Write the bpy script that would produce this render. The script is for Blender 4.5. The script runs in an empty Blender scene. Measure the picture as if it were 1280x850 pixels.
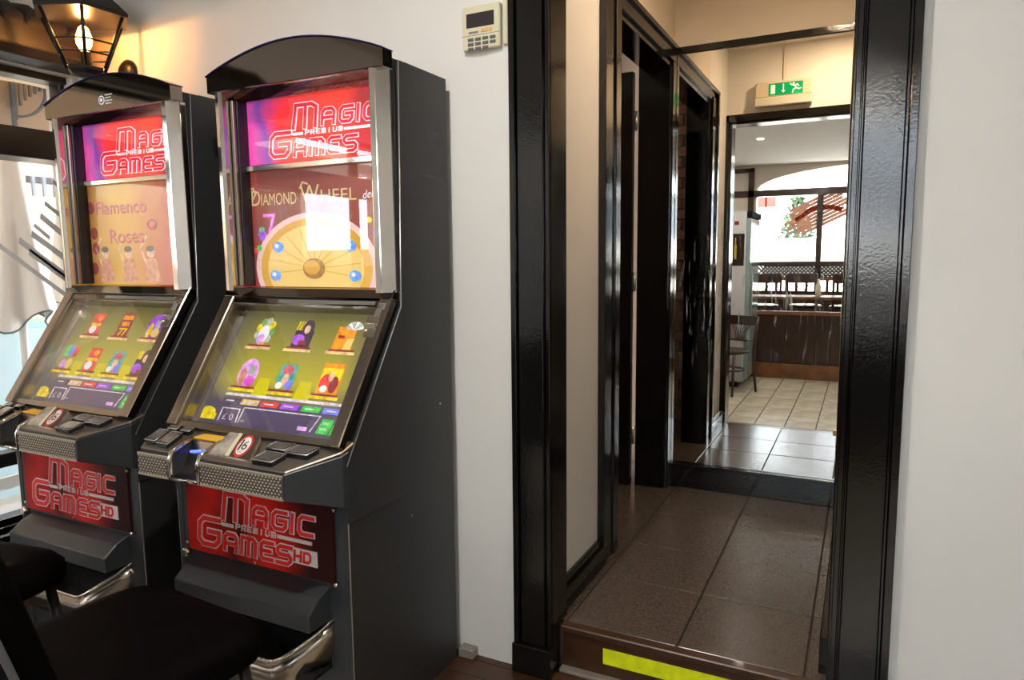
import bpy, bmesh, math, random
from mathutils import Vector, Matrix
random.seed(4)
S = bpy.context.scene
COL = S.collection
PI = math.pi
# ---------------------------------------------------------------- camera
H = 1.436
yaw, pitch, roll = (math.radians(a) for a in (26.569, 6.6486, 0.5737))
cy, sy, cp, sp = math.cos(yaw), math.sin(yaw), math.cos(pitch), math.sin(pitch)
fwd = Vector((-sy*cp, cy*cp, -sp)); rgt = Vector((cy, sy, 0)); dwn = fwd.cross(rgt)
cr, sr = math.cos(roll), math.sin(roll)
r2 = cr*rgt + sr*dwn; d2 = -sr*rgt + cr*dwn
cam = bpy.data.cameras.new('camera'); camo = bpy.data.objects.new('camera', cam); COL.objects.link(camo)
camo.matrix_world = Matrix(((r2.x, -d2.x, -fwd.x, 0), (r2.y, -d2.y, -fwd.y, 0), (r2.z, -d2.z, -fwd.z, H), (0, 0, 0, 1)))
cam.sensor_width = 36; cam.sensor_fit = 'HORIZONTAL'; cam.lens = 879.46*36/1280; cam.clip_start = 0.02
S.camera = camo
# ---------------------------------------------------------------- sky, sun, exposure
w = bpy.data.worlds.new('sky'); S.world = w; w.use_nodes = True
wn = w.node_tree; wn.nodes.clear()
wo = wn.nodes.new('ShaderNodeOutputWorld'); wb = wn.nodes.new('ShaderNodeBackground')
wb.inputs['Color'].default_value = (0.84, 0.92, 1.0, 1); wb.inputs['Strength'].default_value = 8.0
wn.links.new(wb.outputs[0], wo.inputs[0])
sun = bpy.data.lights.new('sun', 'SUN'); sun.energy = 30; sun.angle = 0.01; sun.color = (1, 0.95, 0.87)
suno = bpy.data.objects.new('sun', sun); COL.objects.link(suno)
suno.rotation_euler = Vector((0.25, -0.70, -0.75)).to_track_quat('-Z', 'Y').to_euler()
S.view_settings.view_transform = 'Standard'; S.view_settings.look = 'None'
S.view_settings.gamma = 1.0; S.view_settings.use_curve_mapping = False
S.view_settings.exposure = 0.42
S.cycles.use_denoising = True
S.cycles.transparent_max_bounces = 16

# ---------------------------------------------------------------- materials
def newmat(name):
    m = bpy.data.materials.new(name); m.use_nodes = True
    return m, m.node_tree.nodes, m.node_tree.links, m.node_tree.nodes['Principled BSDF']
def mat(name, col, rough=0.5, metal=0.0, emit=0.0, ecol=None, coat=0.0, spec=None, noise=None, bump=None):
    """noise=(scale, amount): value mottling; bump=(scale, strength, distance)"""
    m, N, L, b = newmat(name)
    b.inputs['Base Color'].default_value = (*col, 1); b.inputs['Roughness'].default_value = rough
    b.inputs['Metallic'].default_value = metal
    if coat: b.inputs['Coat Weight'].default_value = coat; b.inputs['Coat Roughness'].default_value = 0.08
    if spec is not None: b.inputs['Specular IOR Level'].default_value = spec
    if emit:
        b.inputs['Emission Color'].default_value = (*(ecol or col), 1); b.inputs['Emission Strength'].default_value = emit
    if noise or bump:
        tc = N.new('ShaderNodeTexCoord')
    if noise:
        n = N.new('ShaderNodeTexNoise'); n.inputs['Scale'].default_value = noise[0]; n.inputs['Detail'].default_value = 5
        L.new(tc.outputs['Object'], n.inputs['Vector'])
        r = N.new('ShaderNodeValToRGB')
        a = noise[1]
        r.color_ramp.elements[0].position = 0.3; r.color_ramp.elements[1].position = 0.7
        r.color_ramp.elements[0].color = (*[max(0, c*(1-a)) for c in col], 1)
        r.color_ramp.elements[1].color = (*[min(1, c*(1+a)) for c in col], 1)
        L.new(n.outputs['Fac'], r.inputs['Fac']); L.new(r.outputs['Color'], b.inputs['Base Color'])
        if emit: L.new(r.outputs['Color'], b.inputs['Emission Color'])
    if bump:
        n2 = N.new('ShaderNodeTexNoise'); n2.inputs['Scale'].default_value = bump[0]; n2.inputs['Detail'].default_value = 4
        L.new(tc.outputs['Object'], n2.inputs['Vector'])
        bp = N.new('ShaderNodeBump'); bp.inputs['Strength'].default_value = bump[1]; bp.inputs['Distance'].default_value = bump[2]
        L.new(n2.outputs['Fac'], bp.inputs['Height']); L.new(bp.outputs['Normal'], b.inputs['Normal'])
        if coat: L.new(bp.outputs['Normal'], b.inputs['Coat Normal'])
    return m
def emis(name, col, s=1.0, noise=None):
    return mat(name, col, 0.4, emit=s, noise=noise, spec=0.2)
def glass(name, tint=(1, 1, 1), ior=1.5, rough=0.0, boost=0.0):
    m, N, L, b = newmat(name); N.remove(b)
    o = N['Material Output']
    t = N.new('ShaderNodeBsdfTransparent'); t.inputs['Color'].default_value = (*tint, 1)
    g = N.new('ShaderNodeBsdfGlossy'); g.inputs['Roughness'].default_value = rough; g.inputs['Color'].default_value = (1, 1, 1, 1)
    # Schlick reflectance, the same from both faces of the thin pane
    ge = N.new('ShaderNodeNewGeometry'); dp = N.new('ShaderNodeVectorMath'); dp.operation = 'DOT_PRODUCT'
    L.new(ge.outputs['Normal'], dp.inputs[0]); L.new(ge.outputs['Incoming'], dp.inputs[1])
    ab = N.new('ShaderNodeMath'); ab.operation = 'ABSOLUTE'; L.new(dp.outputs['Value'], ab.inputs[0])
    om_ = N.new('ShaderNodeMath'); om_.operation = 'SUBTRACT'; om_.inputs[0].default_value = 1; L.new(ab.outputs[0], om_.inputs[1])
    p5 = N.new('ShaderNodeMath'); p5.operation = 'POWER'; p5.inputs[1].default_value = 5; L.new(om_.outputs[0], p5.inputs[0])
    F0 = ((ior-1)/(ior+1))**2
    f = N.new('ShaderNodeMath'); f.operation = 'MULTIPLY_ADD'; f.inputs[1].default_value = 1-F0; f.inputs[2].default_value = F0; L.new(p5.outputs[0], f.inputs[0])
    mx = N.new('ShaderNodeMixShader')
    L.new(f.outputs[0], mx.inputs[0]); L.new(t.outputs[0], mx.inputs[1]); L.new(g.outputs[0], mx.inputs[2]); L.new(mx.outputs[0], o.inputs[0])
    return m
def ramp_emis(name, stops, axis, lo, hi, s=1.0, spots=None):
    """glowing print: colour runs along one object axis"""
    m, N, L, b = newmat(name)
    tc = N.new('ShaderNodeTexCoord'); sx = N.new('ShaderNodeSeparateXYZ'); L.new(tc.outputs['Object'], sx.inputs[0])
    mr = N.new('ShaderNodeMapRange'); mr.inputs['From Min'].default_value = lo; mr.inputs['From Max'].default_value = hi
    n = N.new('ShaderNodeTexNoise'); n.inputs['Scale'].default_value = 6; L.new(tc.outputs['Object'], n.inputs['Vector'])
    ad = N.new('ShaderNodeMath'); ad.operation = 'MULTIPLY_ADD'; ad.inputs[1].default_value = 0.35; 
    L.new(sx.outputs[axis], mr.inputs['Value']); L.new(n.outputs['Fac'], ad.inputs[0]); L.new(mr.outputs[0], ad.inputs[2])
    r = N.new('ShaderNodeValToRGB'); el = r.color_ramp.elements
    el[0].position = stops[0][0]; el[0].color = (*stops[0][1], 1); el[1].position = stops[-1][0]; el[1].color = (*stops[-1][1], 1)
    for p, c in stops[1:-1]:
        e = el.new(p); e.color = (*c, 1)
    L.new(ad.outputs[0], r.inputs['Fac'])
    b.inputs['Roughness'].default_value = 0.4; b.inputs['Specular IOR Level'].default_value = 0.2
    L.new(r.outputs['Color'], b.inputs['Base Color'])
    L.new(r.outputs['Color'], b.inputs['Emission Color']); b.inputs['Emission Strength'].default_value = s
    return m

def film(name, c):
    m, N, L, b = newmat(name); N.remove(b)
    t = N.new('ShaderNodeBsdfTranslucent'); t.inputs['Color'].default_value = (*c, 1); L.new(t.outputs[0], N['Material Output'].inputs[0]); return m
M = {}
M['wall'] = mat('white_plaster', (0.68, 0.668, 0.642), 0.75, noise=(1.3, 0.03), bump=(9, 0.12, 0.01))
M['wall_warm'] = mat('cream_plaster', (0.67, 0.60, 0.50), 0.75, noise=(1.3, 0.03), bump=(9, 0.12, 0.01))
M['side_dim'] = mat('dimmed_side_paint', (0.22, 0.165, 0.14), 0.8)  # side room wall darkened in its colour to pass for unlit
M['ceiling'] = mat('ceiling_paint', (0.70, 0.64, 0.57), 0.85)
M['black'] = mat('black_gloss_paint', (0.005, 0.005, 0.005), 0.07, coat=0.0, spec=.62, bump=(150, 0.10, 0.003))
M['black_soft'] = mat('black_paint', (0.008, 0.008, 0.008), 0.3)
M['slab'] = mat('dark_grey_laminate', (0.026, 0.0265, 0.028), 0.42, noise=(40, 0.1), bump=(300, 0.05, 0.001))
M['slab2'] = mat('dark_blue_grey_plastic', (0.030, 0.034, 0.040), 0.36)
M['deck'] = mat('brown_grey_metal', (0.20, 0.175, 0.15), 0.36, 0.7, bump=(200, 0.04, 0.001))
M['chrome'] = mat('chrome', (0.72, 0.69, 0.65), 0.07, 1.0)
M['chrome_soft'] = mat('brushed_bronze_metal', (0.34, 0.295, 0.255), 0.24, 1.0)
M['darkchrome'] = mat('smoked_chrome', (0.27, 0.225, 0.19), 0.06, 1.0)
M['steel'] = mat('steel_edge', (0.5, 0.5, 0.5), 0.3, 0.9)
M['mesh'] = mat('speaker_mesh', (0.50, 0.44, 0.35), 0.45, 0.4)
M['meshhole'] = mat('mesh_backing', (0.10, 0.085, 0.065), 0.6)
M['glass'] = glass('display_glass', ior=1.55)
M['winglass'] = glass('window_glass', (0.97, 0.98, 0.98), 1.45)
M['silver'] = mat('silver_letter', (0.78, 0.72, 0.72), 0.3, 0.2)
M['redpaint'] = mat('red_letter', (0.60, 0.012, 0.010), 0.35, emit=.07)  # slight glow added to brighten front-lit letters
M['screw'] = mat('screw_metal', (0.7, 0.66, 0.58), 0.2, 1.0)
M['wood'] = mat('dark_brown_wood', (0.035, 0.014, 0.008), 0.3, noise=(14, 0.35), coat=0.2)
M['wood_mid'] = mat('mid_brown_wood', (0.20, 0.085, 0.03), 0.35, noise=(10, 0.3))
M['stepwood'] = mat('step_wood', (0.050, 0.019, 0.007), 0.36, noise=(12, 0.3), coat=0.2)
M['leather'] = mat('black_leather', (0.0016, 0.0012, 0.0012), 0.62, spec=.03, bump=(180, 0.25, 0.003))
M['white'] = mat('white_plastic', (0.75, 0.75, 0.72), 0.4)
M['cream'] = mat('cream_plastic', (0.62, 0.575, 0.42), 0.4)
M['grey'] = mat('grey_rubber', (0.10, 0.105, 0.11), 0.5)
M['lcd'] = mat('lcd_dark', (0.035, 0.03, 0.032), 0.2)
M['lcd_matte'] = mat('matte_black', (0.01, 0.01, 0.01), 0.9, spec=.1)
M['amber'] = mat('amber_key', (0.60, 0.40, 0.14), 0.4)
M['yellow'] = mat('hazard_tape_yellow', (0.72, 0.80, 0.006), 0.45, noise=(30, 0.12))
M['hood_purple'] = mat('violet_rim', (0.02, 0.013, 0.09), 0.2)
M['button'] = mat('black_button', (0.012, 0.012, 0.013), 0.25)
M['button_top'] = mat('button_face', (0.09, 0.088, 0.085), 0.12, coat=0.5)
M['tile_dark'] = mat('brown_granite_tile', (0.080, 0.063, 0.050), 0.20, noise=(190, 0.55), bump=(120, 0.10, 0.002))
M['tile_room'] = mat('beige_floor_tile', (0.52, 0.47, 0.37), 0.27, noise=(5, 0.25), bump=(30, 0.08, 0.002))
M['grout'] = mat('dark_grout', (0.025, 0.020, 0.016), 0.7)
M['brick'] = mat('red_brown_brick', (0.22, 0.115, 0.07), 0.8, noise=(25, 0.25), bump=(50, 0.4, 0.01))
M['mortar'] = mat('brick_mortar', (0.16, 0.11, 0.075), 0.9)
M['exit_green'] = emis('exit_green', (0.0, 0.26, 0.09), 0.35)
M['exit_white'] = emis('exit_white', (0.75, 0.8, 0.7), 0.35)
M['exit_body'] = mat('exit_body', (0.62, 0.54, 0.40), 0.35)
M['exit_lens'] = mat('exit_lens', (0.60, 0.58, 0.50), 0.25)
M['iron'] = mat('lantern_black', (0.010, 0.009, 0.008), 0.4, 0.3)
M['lantern_glass'] = glass('lantern_glass', (1.0, 0.84, 0.62), 1.5, 0.02)
M['bulb'] = mat('glowing_bulb', (1, 0.75, 0.4), 0.3, emit=26, ecol=(1.0, 0.60, 0.24))
M['lamp_disc'] = mat('downlight_disc', (1, 0.9, 0.75), 0.3, emit=12, ecol=(1, 0.85, 0.65))
M['parasol'] = mat('white_parasol_cloth', (0.80, 0.78, 0.74), 0.85, bump=(6, 0.3, 0.03))
M['parasol_trim'] = mat('grey_trim', (0.16, 0.17, 0.17), 0.8)
M['fence'] = mat('pale_turquoise_panel', (0.46, 0.60, 0.64), 0.35)
M['turq'] = mat('turquoise_ledge', (0.36, 0.68, 0.66), 0.5)
M['stucco'] = mat('beige_stucco', (0.66, 0.50, 0.37), 0.85, noise=(3, 0.06))
M['cream_stucco'] = mat('cream_stucco', (0.72, 0.60, 0.40), 0.85)
M['bluegrey'] = mat('blue_grey_iron', (0.16, 0.18, 0.22), 0.5)
M['pavement'] = mat('pale_pavement', (0.50, 0.50, 0.50), 0.8, noise=(4, 0.1))
M['decal_grey'] = film('grey_window_film', (0.32, 0.33, 0.36))
M['decal_brown'] = film('brown_window_film', (0.085, 0.040, 0.025))
M['decal_red'] = film('red_window_film', (0.26, 0.05, 0.035))
M['decal_white'] = film('white_window_film', (0.9, 0.85, 0.8))
M['canopy'] = mat('dark_canopy_wood', (0.014, 0.010, 0.008), 0.5, noise=(12, 0.3))
M['tilecap'] = mat('brown_roof_tile', (0.028, 0.020, 0.014), 0.7, noise=(9, 0.3))
M['hoarding'] = mat('white_hoarding', (0.80, 0.80, 0.78), 0.8)
M['leaf'] = mat('leaf_green', (0.022, 0.05, 0.016), 0.7, noise=(6, 0.4))
M['bark'] = mat('bark', (0.10, 0.06, 0.035), 0.9)
M['fridge'] = mat('fridge_side_grey', (0.55, 0.56, 0.60), 0.4)
M['fridge_glass'] = mat('fridge_door_glass', (0.25, 0.36, 0.38), 0.08, coat=0.5)
M['red_sign'] = mat('red_sign', (0.22, 0.02, 0.015), 0.5)
M['dirtgrey'] = mat('worn_skirting_grey', (0.22, 0.19, 0.16), 0.6)
M['brass'] = mat('mirror_edge_brass', (0.45, 0.30, 0.10), 0.3, 0.8)
M['blue_led'] = mat('blue_led', (0.05, 0.10, 1), 0.3, emit=3.0, ecol=(0.06, 0.10, 1))
M['label_yellow'] = mat('yellow_label', (0.75, 0.42, 0.03), 0.4)
M['poster_yellow'] = mat('poster_yellow', (0.55, 0.40, 0.05), 0.5)
M['label_dark'] = mat('label_print', (0.05, 0.03, 0.02), 0.5)
M['paper'] = mat('printed_panel', (0.33, 0.29, 0.25), 0.2, noise=(30, 0.5))
M['signwhite'] = mat('sign_white', (0.8, 0.8, 0.78), 0.4)
M['signred'] = mat('sign_red', (0.55, 0.04, 0.03), 0.4)
M['redstripe'] = mat('red_stripe', (0.5, 0.05, 0.03), 0.5)

# mirror with smears of dried drips
def mirror_mat():
    m, N, L, b = newmat('mirror_silver'); o = N['Material Output']
    b.inputs['Metallic'].default_value = 1; b.inputs['Roughness'].default_value = 0.0
    b.inputs['Base Color'].default_value = (0.86, 0.85, 0.80, 1)
    d = N.new('ShaderNodeBsdfDiffuse'); d.inputs['Color'].default_value = (0.55, 0.58, 0.6, 1)
    tc = N.new('ShaderNodeTexCoord'); mp = N.new('ShaderNodeMapping'); mp.inputs['Scale'].default_value = (55, 1, 6)
    n = N.new('ShaderNodeTexNoise'); n.inputs['Scale'].default_value = 1.0; n.inputs['Detail'].default_value = 3; n.inputs['Distortion'].default_value = 0.6
    L.new(tc.outputs['Object'], mp.inputs['Vector']); L.new(mp.outputs[0], n.inputs['Vector'])
    r = N.new('ShaderNodeValToRGB'); r.color_ramp.elements[0].position = 0.585; r.color_ramp.elements[1].position = 0.70
    r.color_ramp.elements[0].color = (0, 0, 0, 1); r.color_ramp.elements[1].color = (0.5, 0.5, 0.5, 1)
    L.new(n.outputs['Fac'], r.inputs['Fac'])
    sx = N.new('ShaderNodeSeparateXYZ'); L.new(tc.outputs['Object'], sx.inputs[0])
    r2_ = N.new('ShaderNodeValToRGB'); e = r2_.color_ramp.elements
    e[0].position = 0.50/2.2; e[0].color = (0, 0, 0, 1); e[1].position = 1.3/2.2; e[1].color = (0, 0, 0, 1)
    k = e.new(0.75/2.2); k.color = (1, 1, 1, 1); k = e.new(1.05/2.2); k.color = (1, 1, 1, 1)
    mr = N.new('ShaderNodeMath'); mr.operation = 'DIVIDE'; mr.inputs[1].default_value = 2.2; L.new(sx.outputs['Z'], mr.inputs[0]); L.new(mr.outputs[0], r2_.inputs['Fac'])
    mx2 = N.new('ShaderNodeMath'); mx2.operation = 'MULTIPLY'; L.new(r.outputs['Color'], mx2.inputs[0]); L.new(r2_.outputs['Color'], mx2.inputs[1])
    mx = N.new('ShaderNodeMixShader'); L.new(mx2.outputs[0], mx.inputs[0]); L.new(b.outputs[0], mx.inputs[1]); L.new(d.outputs[0], mx.inputs[2]); L.new(mx.outputs[0], o.inputs[0])
    return m
M['mirror'] = mirror_mat()

# ---------------------------------------------------------------- mesh helpers
class MB:
    def __init__(s): s.v = []; s.f = []; s.m = []; s.sm = []; s.mats = []
    def mi(s, m):
        if m not in s.mats: s.mats.append(m)
        return s.mats.index(m)
    def add(s, vs, fs, m, smooth=False):
        o = len(s.v); s.v += [tuple(v) for v in vs]; k = s.mi(m)
        for f in fs: s.f.append([o+i for i in f]); s.m.append(k); s.sm.append(smooth)
    def box(s, x0, x1, y0, y1, z0, z1, m, mx=None):
        vs = [Vector(p) for p in ((x0,y0,z0),(x1,y0,z0),(x1,y1,z0),(x0,y1,z0),(x0,y0,z1),(x1,y0,z1),(x1,y1,z1),(x0,y1,z1))]
        if mx: vs = [mx @ v for v in vs]
        s.add(vs, [(0,3,2,1),(4,5,6,7),(0,1,5,4),(1,2,6,5),(2,3,7,6),(3,0,4,7)], m); return s
    def prism(s, poly, a0, a1, fn, m, smooth=False, mside=None):
        """poly: 2-D points; fn(p, q, a) -> 3-D point; extruded from a0 to a1"""
        n = len(poly); vs = [fn(p, q, a0) for p, q in poly] + [fn(p, q, a1) for p, q in poly]
        s.add(vs, [list(range(n))[::-1], list(range(n, 2*n))], m)
        s.add(vs, [(i, (i+1) % n, n+(i+1) % n, n+i) for i in range(n)], mside or m, smooth); return s
    def tube(s, path, r, m, n=8, closed=False):
        path = [Vector(p) for p in path]; rr = r if isinstance(r, (list, tuple)) else [r]*len(path)
        rings = []; up = None
        for i, p in enumerate(path):
            if closed: t = path[(i+1) % len(path)] - path[i-1]
            else: t = path[min(i+1, len(path)-1)] - path[max(i-1, 0)]
            t.normalize()
            if up is None:
                up = Vector((0,0,1)) if abs(t.z) < .9 else Vector((1,0,0))
            u = (up - t*up.dot(t)); 
            if u.length < 1e-5: u = t.orthogonal()
            u.normalize(); up = u; b = t.cross(u)
            rings.append([p + (u*math.cos(2*PI*k/n) + b*math.sin(2*PI*k/n))*rr[i] for k in range(n)])
        vs = [v for r_ in rings for v in r_]; fs = []
        R = len(rings)
        for i in range(R if closed else R-1):
            j = (i+1) % R
            for k in range(n): fs.append((i*n+k, i*n+(k+1) % n, j*n+(k+1) % n, j*n+k))
        s.add(vs, fs, m, True)
        if not closed: s.add(vs, [list(range(n))[::-1], list(range((R-1)*n, R*n))], m)
        return s
    def lathe(s, prof, m, c=(0,0,0), n=16, smooth=True, axis='z', cap=True):
        vs = []
        for r, z in prof:
            for k in range(n):
                a = 2*PI*k/n
                p = (r*math.cos(a), r*math.sin(a), z)
                if axis == 'y': p = (p[0], p[2], p[1])
                if axis == 'x': p = (p[2], p[0], p[1])
                vs.append((c[0]+p[0], c[1]+p[1], c[2]+p[2]))
        R = len(prof); fs = []
        for i in range(R-1):
            for k in range(n): fs.append((i*n+k, i*n+(k+1) % n, (i+1)*n+(k+1) % n, (i+1)*n+k))
        s.add(vs, fs, m, smooth)
        if cap: s.add(vs, [list(range(n))[::-1], list(range((R-1)*n, R*n))], m)
        return s
    def build(s, name, parent=None, org=(0,0,0), bevel=0, kind=None, seg=1):
        me = bpy.data.meshes.new(name)
        o_ = Vector(org)
        me.from_pydata([Vector(v)-o_ for v in s.v], [], s.f)
        for k in s.mats: me.materials.append(M[k] if isinstance(k, str) else k)
        me.polygons.foreach_set('material_index', s.m); me.polygons.foreach_set('use_smooth', s.sm)
        me.update()
        bm = bmesh.new(); bm.from_mesh(me)
        bmesh.ops.remove_doubles(bm, verts=bm.verts, dist=1e-6)
        bmesh.ops.recalc_face_normals(bm, faces=bm.faces)
        if bevel:
            es = [e for e in bm.edges if len(e.link_faces) == 2 and e.calc_face_angle(0) > 0.6]
            bmesh.ops.bevel(bm, geom=es, offset=bevel, segments=seg, affect='EDGES', profile=0.5, clamp_overlap=True)
        bm.to_mesh(me); bm.free()
        o = bpy.data.objects.new(name, me); COL.objects.link(o)
        if parent: o.parent = parent
        else: o.location = o_
        if kind: o['kind'] = kind
        return o
def bx(name, x0, x1, y0, y1, z0, z1, m, parent=None, org=(0,0,0), bevel=0, kind=None):
    return MB().box(x0, x1, y0, y1, z0, z1, m).build(name, parent, org, bevel, kind)
def tag(o, label, cat, group=None, kind=None):
    o['label'] = label; o['category'] = cat
    if group: o['group'] = group
    if kind: o['kind'] = kind
    return o
def thing(name, loc, label=None, cat=None, group=None, rz=0, kind=None):
    o = bpy.data.objects.new(name, None); COL.objects.link(o); o.empty_display_size = .1
    o.location = loc; o.rotation_euler = (0, 0, rz)
    if label: o['label'] = label; o['category'] = cat
    if group: o['group'] = group
    if kind: o['kind'] = kind
    return o
def copy_tree(o, parent=None):
    c = o.copy(); COL.objects.link(c); c.parent = parent
    for ch in list(o.children): copy_tree(ch, c)
    return c
def text_geo(s, size):
    """flat text as 2-D polygons (verts, faces) in the x-y plane, from the built-in typeface"""
    cu = bpy.data.curves.new('t', 'FONT'); cu.body = s; cu.size = size; cu.resolution_u = 3
    ob = bpy.data.objects.new('t', cu); COL.objects.link(ob)
    dg = bpy.context.evaluated_depsgraph_get(); me = bpy.data.meshes.new_from_object(ob.evaluated_get(dg))
    vs = [v.co.copy() for v in me.vertices]; fs = [list(p.vertices) for p in me.polygons]
    bpy.data.objects.remove(ob); bpy.data.curves.remove(cu); bpy.data.meshes.remove(me)
    return vs, fs
def add_text(mb, s, size, fn, m, width=None, shear=0):
    vs, fs = text_geo(s, size)
    if not vs: return
    x0 = min(v.x for v in vs); x1 = max(v.x for v in vs); k = (width/(x1-x0)) if width else 1
    mb.add([fn((v.x-x0)*k + v.y*shear, v.y) for v in vs], fs, m)
# stroke letters -------------------------------------------------
LET = {
 'M': [[(0,0),(0.06,1),(.78,1),(1,.85),(1,0)], [(.52,1),(.52,0)]],
 'A': [[(0,0),(0,.8),(.2,1),(.8,1),(1,.8),(1,0)], [(0,.42),(1,.42)]],
 'G': [[(1,1),(.2,1),(0,.8),(0,.2),(.2,0),(.8,0),(1,.2),(1,.52),(.5,.52)]],
 'I': [[(.5,0),(.5,1)]],
 'C': [[(1,1),(.2,1),(0,.8),(0,.2),(.2,0),(1,0)]],
 'E': [[(1,1),(.18,1),(0,.85),(0,.15),(.18,0),(1,0)], [(0,.5),(.8,.5)]],
 'S': [[(1,1),(.2,1),(0,.86),(0,.66),(.16,.52),(.84,.52),(1,.36),(1,.16),(.8,0),(0,0)]],
 'P': [[(0,0),(0,1),(.8,1),(1,.82),(1,.6),(.8,.45),(0,.45)]],
 'R': [[(0,0),(0,1),(.8,1),(1,.82),(1,.6),(.8,.45),(0,.45)], [(.5,.45),(1,0)]],
 'U': [[(0,1),(0,.2),(.2,0),(.8,0),(1,.2),(1,1)]],
 'H': [[(0,0),(0,1)], [(1,0),(1,1)], [(0,.5),(1,.5)]],
 'D': [[(0,0),(0,1),(.75,1),(1,.75),(1,.25),(.75,0),(0,0)]],
 'm': [[(0,0),(0,1),(.8,1),(1,.8),(1,0)], [(.5,1),(.5,0)]],
}
def ribbon(mb, pts, wd, fn, d0, d1, m):
    """flat band of width wd along 2-D pts; fn(u, v, d)"""
    P = [Vector((p[0], p[1])) for p in pts]
    # square ends
    e0 = (P[0]-P[1]).normalized()*wd*.5; e1 = (P[-1]-P[-2]).normalized()*wd*.5
    P[0] = P[0]+e0; P[-1] = P[-1]+e1
    L_, R_ = [], []
    for i, p in enumerate(P):
        a = (P[i]-P[i-1]).normalized() if i else (P[1]-P[0]).normalized()
        b = (P[i+1]-P[i]).normalized() if i < len(P)-1 else a
        n = Vector((-a.y-b.y, a.x+b.x)); n.normalize(); c = max(.5, n.dot(Vector((-a.y, a.x))))
        L_.append(p+n*wd*.5/c); R_.append(p-n*wd*.5/c)
    n = len(P)
    vs = [fn(p.x, p.y, d1) for p in L_] + [fn(p.x, p.y, d1) for p in R_] + [fn(p.x, p.y, d0) for p in L_] + [fn(p.x, p.y, d0) for p in R_]
    fs = []
    for i in range(n-1):
        fs += [(i, i+1, n+i+1, n+i), (i, 2*n+i, 2*n+i+1, i+1), (n+i, n+i+1, 3*n+i+1, 3*n+i)]
    fs += [(0, n, 3*n, 2*n), (n-1, 3*n-1, 4*n-1, 2*n-1)]
    mb.add(vs, fs, m)
def letter(mb, ch, u0, v0, wd, ht, sw, fn, d, outer, inner, shear=0.12, ratio=.66):
    for st in LET[ch]:
        pts = [(u0 + p*wd + q*ht*shear, v0 + q*ht) for p, q in st]
        ribbon(mb, pts, sw, fn, 0, d, outer)
    if inner:
        for st in LET[ch]:
            pts = [(u0 + p*wd + q*ht*shear, v0 + q*ht) for p, q in st]
            ribbon(mb, pts, sw*ratio, fn, d, d+.0012, inner)
def logo(mb, W, Hh, fn, outer, inner, hd=True, s=1.0, hdmat='redpaint'):
    """two-line sign with silver outlined stroke letters, W x Hh panel"""
    X = lambda u: u*W; V = lambda v: v*Hh
    sw = .0165*s
    letter(mb, 'M', X(.275), V(.55), X(.165), V(.34), sw*1.25, fn, .003, outer, inner)
    for ch, u, wd in (('A',.49,.085),('G',.62,.085),('I',.715,.06),('C',.79,.085)):
        letter(mb, ch, X(u), V(.56), X(wd), V(.22), sw, fn, .003, outer, inner)
    letter(mb, 'G', X(.085), V(.13), X(.145), V(.36), sw*1.25, fn, .003, outer, inner)
    for ch, u, wd in (('A',.275,.08),('m',.395,.095),('E',.53,.075),('S',.64,.085)):
        letter(mb, ch, X(u), V(.12), X(wd), V(.22), sw, fn, .003, outer, inner)
    for i, ch in enumerate('PREmIUm'):
        letter(mb, ch, X(.362+i*.041), V(.43), X(.024), V(.065), .0034*s, fn, .003, outer, None)
    ribbon(mb, [(X(.275), V(.455)), (X(.335), V(.455))], .010*s, fn, 0, .003, outer)
    ribbon(mb, [(X(.655), V(.455)), (X(.86), V(.455))], .010*s, fn, 0, .003, outer)
    if hd:
        ribbon(mb, [(X(.755), V(.26)), (X(.86), V(.26))], .20*Hh, fn, 0, .003, outer)
        for ch, u in (('H',.755),('D',.815)):
            letter(mb, ch, X(u), V(.20), X(.04), V(.12), .0075*s, fn, .0045, hdmat, None)

# ---------------------------------------------------------------- room shell
D = 2.10; CH = 2.90; YM = 3.84; YW = -4.80; XW = -3.25; XE = 2.6; ZC = 0.16
bx('floor', -3.27, XE, YW, 2.165, -0.15, -0.008, 'grout', kind='structure')
bx('floor_corridor', -0.96, -0.04, 2.165, 3.86, 0.0, ZC-0.008, 'grout', kind='structure')
bx('ceiling', -3.45, XE+.2, YW-.2, 4.3, CH, CH+.25, 'ceiling', kind='structure')
floor = bpy.data.objects['floor']; floorc = bpy.data.objects['floor_corridor']
# room tiles (one shared mesh)
tm = MB().box(-.1175, .1175, -.247, .247, -.008, 0, 'tile_room').build('tile', floor, bevel=.0015)
first = True
for i in range(11):
    for j in range(7):
        x, y = -2.13 + i*.243, -.815 + j*.5
        if y > 1.4: continue
        t = tm if first else tm.copy()
        if not first: COL.objects.link(t)
        first = False
        t.location = (x, y, 0.0005*random.random())
for i in range(8):
    bx('floorboard', XW+.02, XE-.02, 1.44+i*.09, 1.527+i*.09, -.008, 0, 'stepwood', floor, bevel=.001)
# corridor tiles
xs = [-.955, -.89, -.50, -.112, -.045]; ys = [2.19, 2.59, 2.958, 3.37, 3.84]
for a, b in zip(xs, xs[1:]):
    for c, d in zip(ys, ys[1:]):
        bx('tile', a+.003, b-.003, c+.003, d-.003, ZC-.008, ZC+.0006*random.random(), 'tile_dark', floorc, bevel=.0015)
# north wall (machine wall) with the opening
OX0, OX1, OZ = -0.965, -0.02, 2.40
n = MB(); n.box(-3.45, OX0, D, D+.13, -.15, CH, 'wall'); n.box(OX1, XE+.2, D, D+.13, -.15, CH, 'wall'); n.box(OX0, OX1, D, D+.13, OZ, CH, 'wall')
n.build('wall_north', kind='structure')
bx('wall_east', XE, XE+.2, YW, D, -.15, CH, 'wall', kind='structure')
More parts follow.
